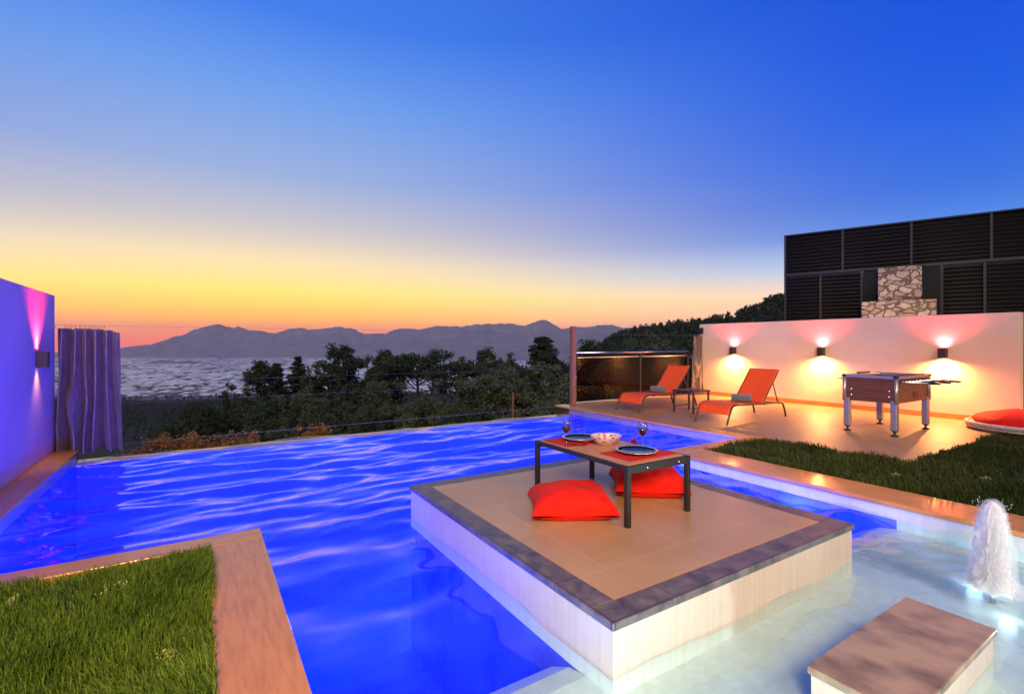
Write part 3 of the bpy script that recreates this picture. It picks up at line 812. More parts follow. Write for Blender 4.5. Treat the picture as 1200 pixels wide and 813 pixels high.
def water():
    step = .03
    xs = np.arange(-1.30, 6.43, step); ys = np.arange(-3, 8.085, step)
    X, Y = np.meshgrid(xs, ys, indexing='xy')
    rng = np.random.default_rng(21)
    Z = np.zeros_like(X)
    far = np.clip((Y-2.6)/3.4, 0, 1); far = far*far*(3-2*far)
    # long ripples running along the infinity edge, slightly curved
    cx_, cy_ = 3.2, 0.6
    warp = .35*(fbm(X*.6+4, Y*.6, 3, 8)-.5)
    for k in range(90):
        lam = .17*(.9/.17)**rng.random()
        th = PI/2+rng.normal()*.21
        kx, ky = 2*PI/lam*math.cos(th), 2*PI/lam*math.sin(th)
        env = .35+.65*fbm(X*.45+k*3.1, Y*.45+k, 2, 30+k)
        Z += far*env*lam*.0088*np.sin(kx*(X+warp)+ky*(Y+warp)+rng.random()*6.28)
    # soft broad swell and small chop everywhere
    for k in range(26):
        lam = .3*(1.2/.3)**rng.random(); th = rng.random()*6.28
        Z += lam*(.0016+.0030*(1-far)*np.clip((Y-1.2)/.8,0,1))*np.sin(2*PI/lam*(math.cos(th)*X+math.sin(th)*Y)+rng.random()*6.28)
    for k in range(24):      # fine ripples
        lam = .10*(.22/.10)**rng.random(); th = PI/2+rng.normal()*.5
        env = fbm(X*1.1+k*2.7, Y*1.1+k*1.3, 2, 70+k)
        Z += (.25+.75*far)*env*lam*.0042*np.sin(2*PI/lam*(math.cos(th)*X+math.sin(th)*Y)+rng.random()*6.28)
    # rings around the fountain
    r = np.hypot(X-3.92, Y-.92)
    Z += .0018*np.sin(r*2*PI/.16)*np.exp(-r/.7)
    inside = ((X >= PX0-.01) & (X <= PX1+.005) & (Y >= 3.89)) | ((X >= .325) & (X <= PX1+.005) & (Y <= 3.9)) | ((X > PX1) & (X <= PX2+.005) & (Y >= 4.09))
    inside &= ~((X > IX0+.03) & (X < IX1-.03) & (Y > IY0+.03) & (Y < IY1-.03))
    ny, nx = X.shape
    idx = np.arange(nx*ny).reshape(ny, nx)
    cell = inside[:-1, :-1] & inside[1:, :-1] & inside[:-1, 1:] & inside[1:, 1:]
    f = np.stack([idx[:-1, :-1], idx[:-1, 1:], idx[1:, 1:], idx[1:, :-1]], -1)[cell]
    used = np.unique(f); remap = np.full(nx*ny, -1); remap[used] = np.arange(len(used))
    v = np.stack([X, Y, WZ+Z], -1).reshape(-1, 3)[used]
    mt = clear_mat('pool_water', (.80, .95, 1.0), .02, .0, None, 4.3)
    o = np_mesh('pool_water', v, remap[f], mt, smooth=True)
    tag(o, kind='structure')
water()

# terrace slabs
dk = MB()
poly = [(PX2+.0, 4.10), (6.65, 4.10), (6.65, 2.25), (11.60, 2.25), (11.60, 8.40), (PX2, 8.40)]
dk.prism([(PX2+.22, 4.10), (6.65, 4.10), (6.65, 2.25), (11.60, 2.25), (11.60, 8.40), (PX2+.22, 8.40)], -3.4, TOP)
tag(dk.build('terrace', M['deck_tile']), kind='structure')
cp = MB()
cp.box(PX2-.02, PX2+.22, 4.10, 8.40, -.035, TOP+.004, bev=.006)
cp.box(PX1-.02, 5.28, -3, 3.88, -.035, TOP+.004, bev=.006)
cp.box(.04, .35, -3, 3.72, -.035, TOP+.004, bev=.006)
cp.box(-1.52, -1.28, 3.92, 8.05, -.035, TOP+.004, bev=.006)
tag(cp.build('pool_coping', M['travertine']), kind='structure')
cq = MB()
cq.box(-1.54, .35, 3.722, 3.915, -.035, TOP+.004, bev=.006)
cq.box(PX1-.02, 6.64, 3.882, 4.098, -.035, TOP+.004, bev=.006)
tag(cq.build('pool_coping_end', M['travertine_x']), kind='structure')
kb = MB()       # masonry under copings and lawns
kb.box(-1.54, .325, -3, 3.895, -3.4, -.037)
kb.box(PX1+.005, 6.645, -3, 3.895, -3.4, -.037)
kb.box(PX1+.005, PX2+.21, 3.897, 4.095, -3.4, -.037)
kb.box(PX2+.005, PX2+.215, 4.1, 8.38, -3.4, -.037)
kb.box(6.647, 13, -3, 2.245, -3.4, -.037)
kb.box(-1.75, PX0-.005, 3.9, 8.03, -3.4, -.037)
tag(kb.build('lawn_soil', M['soil']), kind='structure')

def grass(name, regions, dens, hgt, m, label, seed, wid=.006):
    rng = np.random.default_rng(seed)
    P = []
    for (x0, x1, y0, y1) in regions:
        n = int((x1-x0)*(y1-y0)*dens)
        P.append(np.stack([rng.uniform(x0, x1, n), rng.uniform(y0, y1, n)], 1))
    P = np.concatenate(P); n = len(P)
    tuft = fbm(P[:, 0]*3.1, P[:, 1]*3.1, 3, seed)
    keep = rng.random(n) < .15+tuft*1.5
    P, tuft = P[keep], tuft[keep]; n = len(P)
    h = hgt*rng.uniform(.35, 1.35, n)*(.25+1.5*tuft)
    a = rng.random(n)*6.28; flow = 6.28*fbm(P[:, 0]*.9, P[:, 1]*.9, 2, seed+3)
    lx = np.cos(a)*.35+np.cos(flow)*.4; ly = np.sin(a)*.35+np.sin(flow)*.4
    k = rng.uniform(.3, 1.1, n)
    b = np.stack([P[:, 0], P[:, 1], np.full(n, -.037)], 1)
    wdir = rng.random(n)*6.28
    w = np.stack([np.cos(wdir), np.sin(wdir), np.zeros(n)], 1)*(wid*rng.uniform(.5, 1.0, n))[:, None]*.5
    h = h+.025
    mid = b+np.stack([lx*h*k*.3, ly*h*k*.3, h*.6], 1)
    tip = b+np.stack([lx*h*k*.95, ly*h*k*.95, h*(1.0-.25*k)], 1)
    v = np.stack([b-w, b+w, mid+w*.8, mid-w*.8, tip], 1).reshape(-1, 3)
    i = np.arange(n)*5
    q = np.stack([i, i+1, i+2, i+3], 1).tolist(); t = np.stack([i+3, i+2, i+4], 1).tolist()
    o = np_mesh(name, v, q+t, m)
    tag(o, label, 'grass', kind='stuff')
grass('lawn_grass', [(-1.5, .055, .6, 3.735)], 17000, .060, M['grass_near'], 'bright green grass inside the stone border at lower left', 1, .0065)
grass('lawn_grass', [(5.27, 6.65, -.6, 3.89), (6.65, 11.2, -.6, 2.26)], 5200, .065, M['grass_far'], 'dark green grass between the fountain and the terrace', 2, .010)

def clover(x, y, seed, label):
    rng = np.random.default_rng(seed); b = MB()
    t = thing('flower_tuft', label, 'wildflower', (x, y, -.03), 0, 'wildflower tufts in the lawns')
    pts = []
    for k in range(14):
        a = rng.random()*6.28; r = rng.random()*.028; h = rng.uniform(.05, .085)
        e = (math.cos(a)*r*1.6, math.sin(a)*r*1.6, h)
        b.tube([(math.cos(a)*r*.4, math.sin(a)*r*.4, 0), e], .0012, 3)
        pts.append(np.array(e)+rng.normal(size=(5, 3))*.004)
    b.build('stem', M['grass_near'], t)
    v, f = leaves(np.concatenate(pts), .006, rng, .8)
    np_mesh('blossoms', v, f, M['blossom'], t)
M['blossom'] = mat('pale_blossom', (.45, .48, .20), .7)
clover(-.42, 3.28, 1, 'pale flower tuft in the left lawn, nearest the far stone border')
clover(-.34, 3.30, 2, 'pale flower tuft in the left lawn, just right of the one at the far border')
clover(-.80, 3.40, 3, 'pale flower tuft in the left lawn, by its far left corner')
clover(-.12, 2.45, 4, 'pale flower tuft low in the left lawn beside the right stone border')
clover(5.75, 2.05, 5, 'pale flower tuft in the right lawn between the pool border and the football table')
clover(6.35, 1.55, 6, 'pale flower tuft in the middle of the right lawn')

# the island
isl = thing('pool_platform', 'tiled platform standing in the pool with a dark slate border, carrying the low table', 'platform', (IX0, IY0, 0))
W_, D_ = IX1-IX0, IY1-IY0
def wallbox(W, D, z0, z1, name, m, parent):
    b = MB(); b.box(0, W, 0, D, z0, z1); return b.build(name, m, parent)
ti = MB(); ti.box(.135, W_-.135, .135, D_-.135, .05, .119); ti.build('tile_top', M['island_tile'], isl)
bo = MB()
for (x0, x1, y0, y1) in ((-.012, W_+.012, -.012, .132), (-.012, W_+.012, D_-.132, D_+.012), (-.012, .132, .134, D_-.134), (W_-.132, W_+.012, .134, D_-.134)):
    bo.box(x0, x1, y0, y1, .085, .121, bev=.004)
bo.build('slate_border', M['slate'], isl)

def side_mat():
    """white wall tiles: grout on all vertical faces, from object coordinates (x+y along the wall, z up)"""
    m, nt, b = new_mat('island_side_tile')
    N, L = nt.nodes, nt.links
    tc = N.new('ShaderNodeTexCoord'); sp = N.new('ShaderNodeSeparateXYZ'); L.new(tc.outputs['Object'], sp.inputs[0])
    ad = N.new('ShaderNodeMath'); ad.operation = 'ADD'; L.new(sp.outputs['X'], ad.inputs[0]); L.new(sp.outputs['Y'], ad.inputs[1])
    cb = N.new('ShaderNodeCombineXYZ'); L.new(ad.outputs[0], cb.inputs[0]); L.new(sp.outputs['Z'], cb.inputs[1])
    br = N.new('ShaderNodeTexBrick'); br.offset = 0; br.inputs['Scale'].default_value = 1; br.inputs['Brick Width'].default_value = .025; br.inputs['Row Height'].default_value = .025
    br.inputs['Mortar Size'].default_value = .0012; br.inputs['Color1'].default_value = (.56, .51, .44, 1); br.inputs['Color2'].default_value = (.58, .53, .46, 1); br.inputs['Mortar'].default_value = (.52, .47, .41, 1)
    L.new(cb.outputs[0], br.inputs['Vector'])
    cb2 = N.new('ShaderNodeCombineXYZ'); L.new(ad.outputs[0], cb2.inputs[0]); zz = N.new('ShaderNodeMath'); zz.operation = 'MULTIPLY'; zz.inputs[1].default_value = .06; L.new(sp.outputs['Z'], zz.inputs[0]); L.new(zz.outputs[0], cb2.inputs[1])
    n = N.new('ShaderNodeTexNoise'); n.inputs['Scale'].default_value = 26; n.inputs['Detail'].default_value = 5; L.new(cb2.outputs[0], n.inputs['Vector'])
    r = N.new('ShaderNodeValToRGB'); r.color_ramp.elements[0].position = .32; r.color_ramp.elements[1].position = .6; r.color_ramp.elements[0].color = (.90, .88, .86, 1); r.color_ramp.elements[1].color = (1, 1, 1, 1); L.new(n.outputs['Fac'], r.inputs['Fac'])
    mu = N.new('ShaderNodeMix'); mu.data_type = 'RGBA'; mu.blend_type = 'MULTIPLY'; mu.inputs[0].default_value = 1; L.new(br.outputs['Color'], mu.inputs[6]); L.new(r.outputs[0], mu.inputs[7])
    L.new(mu.outputs[2], b.inputs['Base Color']); b.inputs['Roughness'].default_value = .3
    return m
M['side'] = side_mat()
sd = MB(); sd.box(0, W_, 0, D_, SH-.01, .084); sd.build('tiled_side', M['side'], isl)
sd = MB(); sd.box(.002, W_-.002, STEP-IY0, D_-.002, DEEP-.02, SH-.012); sd.build('submerged_side', M['glow_blue_mosaic'], isl)

# stepping block
blk = thing('stepping_block', 'stained stone topped block rising from the shallow water at lower right', 'stepping stone', (2.06, .69, 0), rad(0.8))
b = MB(); b.box(0, .99, 0, .345, -.012, .02, bev=.006); b.build('stone_slab', M['slab_stone'], blk)
b = MB(); b.box(.012, .978, .012, .333, SH-.02, -.012); b.build('tiled_base', M['side'], blk)

# ------------------------------------------------------------------ walls
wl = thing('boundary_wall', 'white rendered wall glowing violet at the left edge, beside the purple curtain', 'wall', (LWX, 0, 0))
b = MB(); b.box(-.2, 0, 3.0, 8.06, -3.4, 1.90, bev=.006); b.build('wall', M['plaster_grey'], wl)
wr = thing('boundary_wall', 'long cream wall with three lamps behind the football table', 'wall', (11.1, 0, 0))
b = MB(); b.box(0, .2, 2.30, 8.30, -.4, 1.825, bev=.006); b.build('wall', M['plaster'], wr)
b = MB(); b.box(-.014, 0.0, 2.30, 8.28, .002, .095, bev=.003); b.build('skirting', M['travertine'], wr)
w2 = thing('boundary_wall', 'set back piece of yellow lit wall at the right edge beside the red cushion', 'wall', (11.36, 0, 0))
b = MB(); b.box(0, .2, -2.0, 2.26, -.4, 1.82, bev=.006); b.build('wall', M['plaster'], w2)
bx = MB(); bx.box(-.03, .03, -.06, .06, -.08, .08, bev=.01)
o = bx.build('wall_box', M['black']); o.location = (11.05, 8.22, 1.65); tag(o, 'small black box fixed at the far end of the cream wall above the tied curtain', 'box')

# lamp shining up and down
def spot(name, parent, loc, direction, power, col, size, blend, radius=.02):
    l = bpy.data.lights.new(name, 'SPOT'); l.energy = power; l.color = col; l.spot_size = rad(size); l.spot_blend = blend; l.shadow_soft_size = radius
    o = bpy.data.objects.new(name, l); link(o, parent); o.location = loc
    o.rotation_euler = Vector(direction).to_track_quat('-Z', 'Y').to_euler()
    return o
def point(name, parent, loc, power, col, radius=.08):
    l = bpy.data.lights.new(name, 'POINT'); l.energy = power; l.color = col; l.shadow_soft_size = radius
    o = bpy.data.objects.new(name, l); link(o, parent); o.location = loc
    return o

UPP, DNP = 240.0, 15.0
def wall_lamp(loc, rz, label, up=1.0, dn=1.0, su=140, sdn=150, pink=.8, wide=360):
    t = thing('wall_lamp', label, 'wall lamp', loc, rz, 'up and down lamps on the walls')       # local +x points away from the wall
    b = MB()      # open square sleeve with a divider
    for (x0, x1, y0, y1) in ((.012, .018, -.055, .055), (.124, .13, -.055, .055), (.018, .124, -.055, -.049), (.018, .124, .049, .055)):
        b.box(x0, x1, y0, y1, -.085, .085)
    b.box(0, .012, -.04, .04, -.05, .05)
    b.box(.018, .124, -.049, .049, -.006, .006)
    b.build('housing', M['brown_metal'], t)
    b = MB(); b.lathe([(0, .045), (.03, .045), (.03, .055), (0, .055)], 16, Matrix.Translation((.07, 0, 0))); b.build('lens', M['lamp_red'], t)
    b = MB(); b.lathe([(0, -.055), (.03, -.055), (.03, -.045), (0, -.045)], 16, Matrix.Translation((.07, 0, 0))); b.build('lens', M['lamp_warm'], t)
    spot('red_beam', t, (.07, 0, .078), (-.10, 0, 1), UPP*up, (1, .026, .040), su, 1.0, .05)
    spot('pink_beam', t, (.07, 0, .078), (-.13, 0, 1), pink, (1, .42, .42), 46, 1.0, .03)
    spot('warm_beam', t, (.07, 0, -.078), (-.03, 0, -1), DNP*dn, (1, .56, .15), sdn, 1.0, .03)
    if sdn > 100: spot('wide_beam', t, (.10, 0, -.08), (.34, 0, -1), wide, (1, .40, .12), 174, 1.0)
    return t
wall_lamp((11.1, 7.29, 1.15), PI, 'bronze lamp on the cream wall nearest the tied curtain, above the loungers')
wall_lamp((11.1, 5.26, 1.15), PI, 'bronze lamp in the middle of the cream wall, left of the football table')
wall_lamp((11.1, 3.25, 1.15), PI, 'bronze lamp on the cream wall behind the right end of the football table')
wall_lamp((11.36, .75, 1.15), PI, 'assumed bronze lamp on the set back wall right of the red cushion', wide=90)  # assumed lamp out of view, inferred from the yellow lit wall
wall_lamp((LWX, 7.28, 1.14), 0, 'bronze lamp on the violet wall at left with narrow beams', 2.6, 1.6, 96, 90, .8).scale = (.74, .9, 1)

# ------------------------------------------------------------------ underwater lamps
BL = (.004, .055, 1.0)
def pool_lamp(loc, direction, label, power, col, lens, pt=None):
    t = thing('pool_lamp', label, 'pool lamp', loc, 0, 'underwater lamps')
    q = Vector(direction).to_track_quat('Z', 'Y').to_matrix().to_4x4()
    b = MB(); b.lathe([(.0, 0), (.10, 0), (.105, .012), (.085, .02), (.08, .014)], 24, q); b.build('rim', M['chrome'], t)
    b = MB(); b.lathe([(.078, .013), (.05, .02), (0, .022)], 24, q); b.build('lens', M[lens], t)
    point('lamp', t, tuple(Vector(direction).normalized()*(.06 if direction[2] else .22)), power, col, .07)
    return t
BP = 420
pool_lamp((-.45, 3.9, -.55), (0, 1, 0), 'blue pool lamp under the stone border of the left lawn', BP, BL, 'lamp_blue')
pool_lamp((.33, 3.4, -.45), (1, 0, 0), 'blue pool lamp near the corner of the left stone border', BP*.07, BL, 'lamp_blue')
pool_lamp((.33, 2.5, -.55), (1, 0, 0), 'blue pool lamp on the side wall facing the platform', BP*.025, BL, 'lamp_blue')
pool_lamp((2.6, IY1, -.55), (0, 1, 0), 'blue pool lamp behind the platform facing the infinity edge', BP*1.3, BL, 'lamp_blue')
pool_lamp((5.6, 4.1, -.55), (0, 1, 0), 'blue pool lamp below the terrace corner near the lawn', BP*.8, BL, 'lamp_blue')
pool_lamp((IX1, 3.0, -.55), (1, 0, 0), 'blue pool lamp in the channel beside the platform', BP*.3, BL, 'lamp_blue')
WC = (.60, .90, 1.0)
pool_lamp((1.1, .75, -.205), (0, .3, 1), 'white pool lamp in the shallow floor left of the stepping block', 28, WC, 'lamp_white')
pool_lamp((1.3, -.5, -.205), (0, .3, 1), 'white pool lamp in the shallow floor near the viewer', 250, WC, 'lamp_white')
pool_lamp((.33, 1.36, -.175), (1, 0, 0), 'added white fill lamp on the shallow side wall by the front of the platform', 46, WC, 'lamp_white')  # added to fill the shaded shallow floor behind the stepping block
pool_lamp((4.45, .15, -.205), (0, .3, 1), 'white pool lamp in the shallow floor right of the fountain', 60, WC, 'lamp_white')

# added fill from behind the viewer for trees and valley: one very soft, weak sun lamp (the real sun has set)
fill_light = bpy.data.lights.new('sun', 'SUN'); fill_light.energy = 1.45; fill_light.angle = rad(40); fill_light.color = (1, .88, .70)
fill_sun = bpy.data.objects.new('sun', fill_light); COL.objects.link(fill_sun); fill_sun.rotation_euler = Vector((.42, .70, -.60)).to_track_quat('-Z', 'Y').to_euler()  # added fill lamp, not the real sun
# assumed terrace lamps of the house, unseen behind the viewer
def area(name, loc, target, power, col, size):
    l = bpy.data.lights.new(name, 'AREA'); l.energy = power; l.color = col; l.shape = 'DISK'; l.size = size
    o = bpy.data.objects.new(name, l); COL.objects.link(o); o.location = loc
    o.rotation_euler = (Vector(target)-Vector(loc)).to_track_quat('-Z', 'Y').to_euler()
    return o
area('assumed_house_lamp', (-.9, -1.3, 2.7), (1.4, 3, 0), 300, (1, .56, .22), 1.0)
spot('terrace_fill_spot', None, (1.6, -2.2, 3.0), (6.6, 8.0, -2.7), 2300, (1, .62, .36), 38, .8, .25)  # unseen spot added to brighten the loungers and the terrace
area('assumed_house_lamp', (3.4, -1.9, 2.8), (3.8, 3.0, 0), 105, (1, .60, .28), 1.0)

# ------------------------------------------------------------------ glass railing, post, cables, curtains
post = thing('corner_post', 'tall brown post at the corner of the infinity edge, lit orange on one side', 'post', (6.79, 8.27, 0))
b = MB(); b.box(-.05, .05, -.05, .05, 0.004, 1.69, bev=.004); b.build('post', M['post_wood'], post)
for z in (.22, .58):
    b = MB(); b.box(.05, .085, -.02, .02, z-.025, z+.025, bev=.006); b.build('glass_clamp', M['chrome'], post)
rail = thing('glass_railing', 'smoked glass railing with a steel handrail behind the loungers', 'railing', (6.9, 8.30, 0))
b = MB(); b.tube([(-.06, 0, 1.115), (3.72, 0, 1.115)], .022, 12); b.build('handrail', M['chrome'], rail)
for (x0, x1) in ((.03, 1.94), (2.02, 3.68)):
    b = MB(); b.box(x0, x1, -.005, .005, .05, 1.0); g = b.build('glass_panel', M['smoked_glass'], rail)
    b = MB(); b.box(x0, x1, -.012, .012, 1.0, 1.022, bev=.004); b.build('cap_rail', M['chrome'], g)
for x in (1.98, 3.72):
    b = MB(); b.box(x-.022, x+.022, -.02, .02, .004, 1.10, bev=.004); b.build('rail_post', M['dark_metal'], rail)
b = MB(); b.box(-.04, 4.1, -.05, .05, .002, .035, bev=.004); b.build('base_channel', M['chrome'], rail)

def cable(p, q, sag, label, r=.0018):
    pts = [Vector(p).lerp(Vector(q), i/16)+Vector((0, 0, -sag*math.sin(PI*i/16))) for i in range(17)]
    b = MB(); b.tube(pts, r, 6); o = b.build('cable', M['cable']); tag(o, label, 'cable'); return o
cable((-1.52, 8.12, 1.545), (6.74, 8.27, 1.53), .0, 'thin wire that carries the purple curtain, across to the brown post')
cable((6.84, 8.27, 1.53), (11.1, 8.16, 1.53), .0, 'thin wire from the brown post to the cream wall above the glass')
cable((-1.6, 8.30, -.02), (6.75, 8.30, -.02), .0, 'lowest safety cable, just above the infinity edge', .0035)
cable((-1.6, 8.30, .52), (6.75, 8.30, .50), .0, 'faint middle safety cable in front of the trees, under the two higher ones', .0012)
cable((-1.6, 8.30, .80), (6.75, 8.30, .78), .0, 'faint upper safety cable in front of the trees, below the curtain wire', .0012)
st = MB(); st.box(-.018, .018, -.018, .018, -3.6, .0); st.box(-.021, .021, -.021, .021, .0, .02)
x_, y_ = fr(12.6, (601-600)/575*12.6); o = st.build('garden_stake', M['post_wood']); o.location = (x_, y_, .05); tag(o, 'thin brown stake rising among the shrubs behind the infinity edge', 'stake')

def curtain_mesh(name, m, W0, W1, H, folds, amp, seed, parent, loc, lift=None):
    rng = np.random.default_rng(seed)
    n, k = folds*22, 64
    s = np.linspace(0, 1, n); z = np.linspace(0, 1, k)
    S, Z = np.meshgrid(s, z, indexing='xy')
    # fold phase runs unevenly, so folds differ in width; folds drift sideways on the way down
    knots = np.cumsum(np.concatenate([[0], rng.uniform(.45, 1.7, folds*2)])); knots = knots/knots[-1]
    ph = np.interp(S+.035*np.sin(Z*3.1+S*9)*Z+.05*(fbm(S*3, Z*1.7, 2, seed+4)-.5)*Z, knots, np.arange(folds*2+1))*PI
    depth = np.interp(s, np.linspace(0, 1, 9), rng.uniform(.45, 1.25, 9))[None, :]
    width = W0+(W1-W0)*Z**1.4-.10*np.sin(PI*Z)*(W1-W0)
    sw = np.sin(ph)
    X = (S-.5)*width+.022*np.sin(2*ph)*depth+.05*(fbm(S*5, Z*2.0, 3, seed)-.5)*Z
    A = amp*(.62+.55*Z)*depth
    Y = A*np.sign(sw)*np.abs(sw)**.8+.09*(fbm(S*4+3, Z*1.6, 3, seed+1)-.5)+.012*(fbm(S*22, Z*7, 2, seed+6)-.5)
    pinch = np.exp(-((S-.34)/.12)**2-((Z-.60)/.17)**2)
    Y -= .10*pinch; X += .07*pinch*np.tanh((S-.34)*14)
    ZZ = -H*Z+.014*np.cos(ph)*Z+.07*Z*(fbm(S*3.5, S*0, 3, seed+2)-.5)-.012*np.abs(np.sin(ph*.5))*(1-Z)**6
    if lift: ZZ -= lift*(1-Z)*(S**6)
    v = np.stack([X, Y, ZZ], -1).reshape(-1, 3)
    idx = np.arange(n*k).reshape(k, n)
    f = np.stack([idx[:-1, :-1], idx[:-1, 1:], idx[1:, 1:], idx[1:, :-1]], -1).reshape(-1, 4)
    o = np_mesh(name, v, f, m, parent, smooth=True); o.location = loc
    so = o.modifiers.new('thickness', 'SOLIDIFY'); so.thickness = .003
    return o
cu = thing('curtain', 'gathered purple curtain hanging from a wire at the end of the violet wall', 'curtain', (-1.20, 8.10, 0))
curtain_mesh('cloth', M['curtain'], .60, .72, 1.56, 6, .15, 3, cu, (0, 0, 1.505), .05)
for i in range(10):
    b = MB()
    x = -.27+.045*i+(.06 if i == 0 else 0)*-1
    b.tube([(x+.012*math.cos(a), .02*math.sin(a*.5), 1.522+.022*math.sin(a)) for a in np.linspace(0, 2*PI, 10)[:-1]], .0025, 5, closed=True)
    b.build('ring', M['cable'], cu)
ct = thing('curtain', 'tied brown and black striped curtain hanging at the far end of the cream wall', 'curtain', (10.84, 8.16, 0))
curtain_mesh('cloth', M['curtain_tan'], .34, .46, 1.50, 5, .05, 9, ct, (0, 0, 1.52))
for i in range(5):
    b = MB()
    x = -.14+.07*i
    b.tube([(x+.012*math.cos(a), .02*math.sin(a*.5), 1.53+.02*math.sin(a)) for a in np.linspace(0, 2*PI, 10)[:-1]], .0025, 5, closed=True)
    b.build('ring', M['cable'], ct)

# ------------------------------------------------------------------ upper terrace, louvre fence, stone chimney
ut = MB(); ut.box(11.62, 26, -8, 12, -7, .9); tag(ut.build('upper_terrace', M['soil']), kind='structure')
FD = Vector((.358, -.934, 0)).normalized(); fang = math.atan2(FD.y, FD.x)
lf = thing('louvre_fence', 'tall black louvred screen in two tiers above the cream wall', 'fence', (15.06, 8.2, 0), fang)     # local x runs along the fence, -y towards the pool
def louvre(x0, x1, z0, z1, pitch):
    b = MB()
    z = z0+pitch*.5
    while z < z1-.01:
        mt = Matrix.Translation((0, 0, z)) @ Matrix.Rotation(rad(38), 4, 'X')
        b.box(x0, x1, -.045, .045, -.006, .006, mt)
        z += pitch
    b.build('slat_panel', M['slat'], lf)
    b2 = MB(); b2.box(x0-.03, x1+.03, .065, .085, z0-.03, z1+.03); b2.build('back_panel', M['black'], lf)
up = [0, 1.45, 2.98, 4.53, 6.1, 7.7]
lo_ = [0, .91, 1.89, None, 3.60, 4.41, 5.6, 7.7]
for a, c in zip(up[:-1], up[1:]): louvre(a+.03, c-.03, 3.44, 4.572, .105)
prev = None
for a, c in zip(lo_[:-1], lo_[1:]):
    if a is not None and c is not None: louvre(a+.03, c-.03, 1.0, 3.362, .105)
for x in up:
    b = MB(); b.box(x-.028, x+.028, -.06, .06, 3.44, 4.57, bev=.004); b.build('post', M['fence_frame'], lf)
for x in [q for q in lo_ if q is not None]:
    b = MB(); b.box(x-.028, x+.028, -.06, .06, .9, 3.36, bev=.004); b.build('post', M['fence_frame'], lf)
b = MB(); b.box(-.03, 7.73, -.07, .07, 3.362, 3.438, bev=.004); b.build('rail', M['fence_frame'], lf)
b = MB(); b.box(-.03, 7.73, -.07, .07, 4.572, 4.61, bev=.004); b.build('rail', M['fence_frame'], lf)
for (x0, x1) in ((1.93, 2.36), (2.40, 3.12), (3.16, 3.56)):
    b = MB(); b.box(x0, x1, -.02, .02, .95, 3.35); b.build('solid_panel', M['slat'], lf)
sc_ = thing('stone_chimney', 'rough pink stone barbecue chimney on a wider stone base above the cream wall', 'chimney', (14.95, 5.20, .9), fang)
def rough_block(x0, x1, y0, y1, z0, z1, seed):
    b = MB(); b.box(x0, x1, y0, y1, z0, z1)
    bmesh.ops.subdivide_edges(b.bm, edges=b.bm.edges[:], cuts=14, use_grid_fill=True)
    for v in b.bm.verts:
        n = Vector((float(fbm(np.array(v.co.z*4+v.co.x*2), np.array(v.co.x*4+v.co.y*3), 3, seed))-.5, float(fbm(np.array(v.co.x*4+9), np.array(v.co.z*4), 3, seed+1))-.5, float(fbm(np.array(v.co.x*5), np.array(v.co.y*5+4), 3, seed+2))-.5))
        v.co += n*.06
    return b
rough_block(-.50, .37, 0, .6, 1.50, 2.36, 2).build('chimney_stack', M['masonry'], sc_)
rough_block(-.84, .64, -.12, .7, 0, 1.50, 5).build('chimney_base', M['masonry'], sc_)

# ------------------------------------------------------------------ sun loungers
def build_lounger(root, towel_y, towel_label):
    w = .29
    for s in (-1, 1):
        b = MB()
        p = curve_pts([(0, s*w, 0.012), (.05, s*w, .12), (.14, s*w, .275), (.24, s*w, .315), (.5, s*w, .305), (1.1, s*w, .285), (1.55, s*w, .275), (1.68, s*w, .25), (1.75, s*w, .15), (1.80, s*w, .012)], 5)
        b.tube(p, .016, 10); b.build('side_frame', M['brown_metal'], root)
    for (x, z) in ((.22, .30), (1.12, .272), (1.58, .262)):
        b = MB(); b.tube([(x, -w, z), (x, w, z)], .012, 8); b.build('crossbar', M['brown_metal'], root)
    b = MB()      # back frame, a loop
    b.tube(curve_pts([(1.10, -w+.03, .295), (1.35, -w+.03, .56), (1.585, -w+.03, .815), (1.605, -w+.07, .838), (1.605, w-.07, .838), (1.585, w-.03, .815), (1.35, w-.03, .56), (1.10, w-.03, .295)], 5), .014, 8)
    bf = b.build('back_frame', M['brown_metal'], root)
    for s in (-1, 1):
        b = MB(); b.tube([(1.42, s*(w-.03), .63), (1.56, s*(w-.02), .28)], .010, 8); b.build('prop', M['brown_metal'], bf)
    def sheet(path, y0, y1, bulge, name):
        n, k = len(path), 12
        V = []
        for i, (x, z) in enumerate(path):
            for j in range(k+1):
                t = j/k; e = math.sin(PI*t)
                V.append((x, y0+(y1-y0)*t, z-bulge*e*math.sin(PI*min(1, i/(n-1)))))
        Fc = [(i*(k+1)+j, i*(k+1)+j+1, (i+1)*(k+1)+j+1, (i+1)*(k+1)+j) for i in range(n-1) for j in range(k)]
        o = np_mesh(name, np.array(V), Fc, M['orange_sling'], root, smooth=True)
        so = o.modifiers.new('thickness', 'SOLIDIFY'); so.thickness = .006
        return o
    seat = [(q.x, q.z) for q in curve_pts([(.055, 0, .165), (.10, 0, .255), (.17, 0, .318), (.30, 0, .333), (.6, 0, .318), (.9, 0, .302), (1.10, 0, .305)], 5)]
    sheet(seat, -w+.004, w-.004, .022, 'seat')
    back = [(q.x, q.z) for q in curve_pts([(1.10, 0, .308), (1.22, 0, .43), (1.4, 0, .625), (1.575, 0, .815), (1.603, 0, .853)], 5)]
    sheet(back, -w+.022, w-.022, .02, 'backrest')
l1 = thing('sun_lounger', 'orange sun lounger beside the glass railing, its backrest near the tied curtain', 'sun lounger', (6.97, 6.84, .004), rad(3), 'orange sun loungers on the terrace')
build_lounger(l1, 0, '')
l2 = copy_tree(l1); l2.location = (7.05, 5.06, .004); l2.rotation_euler.z = rad(1.5)
l2['label'] = 'orange sun lounger standing in front of the side table, nearer the lawn'
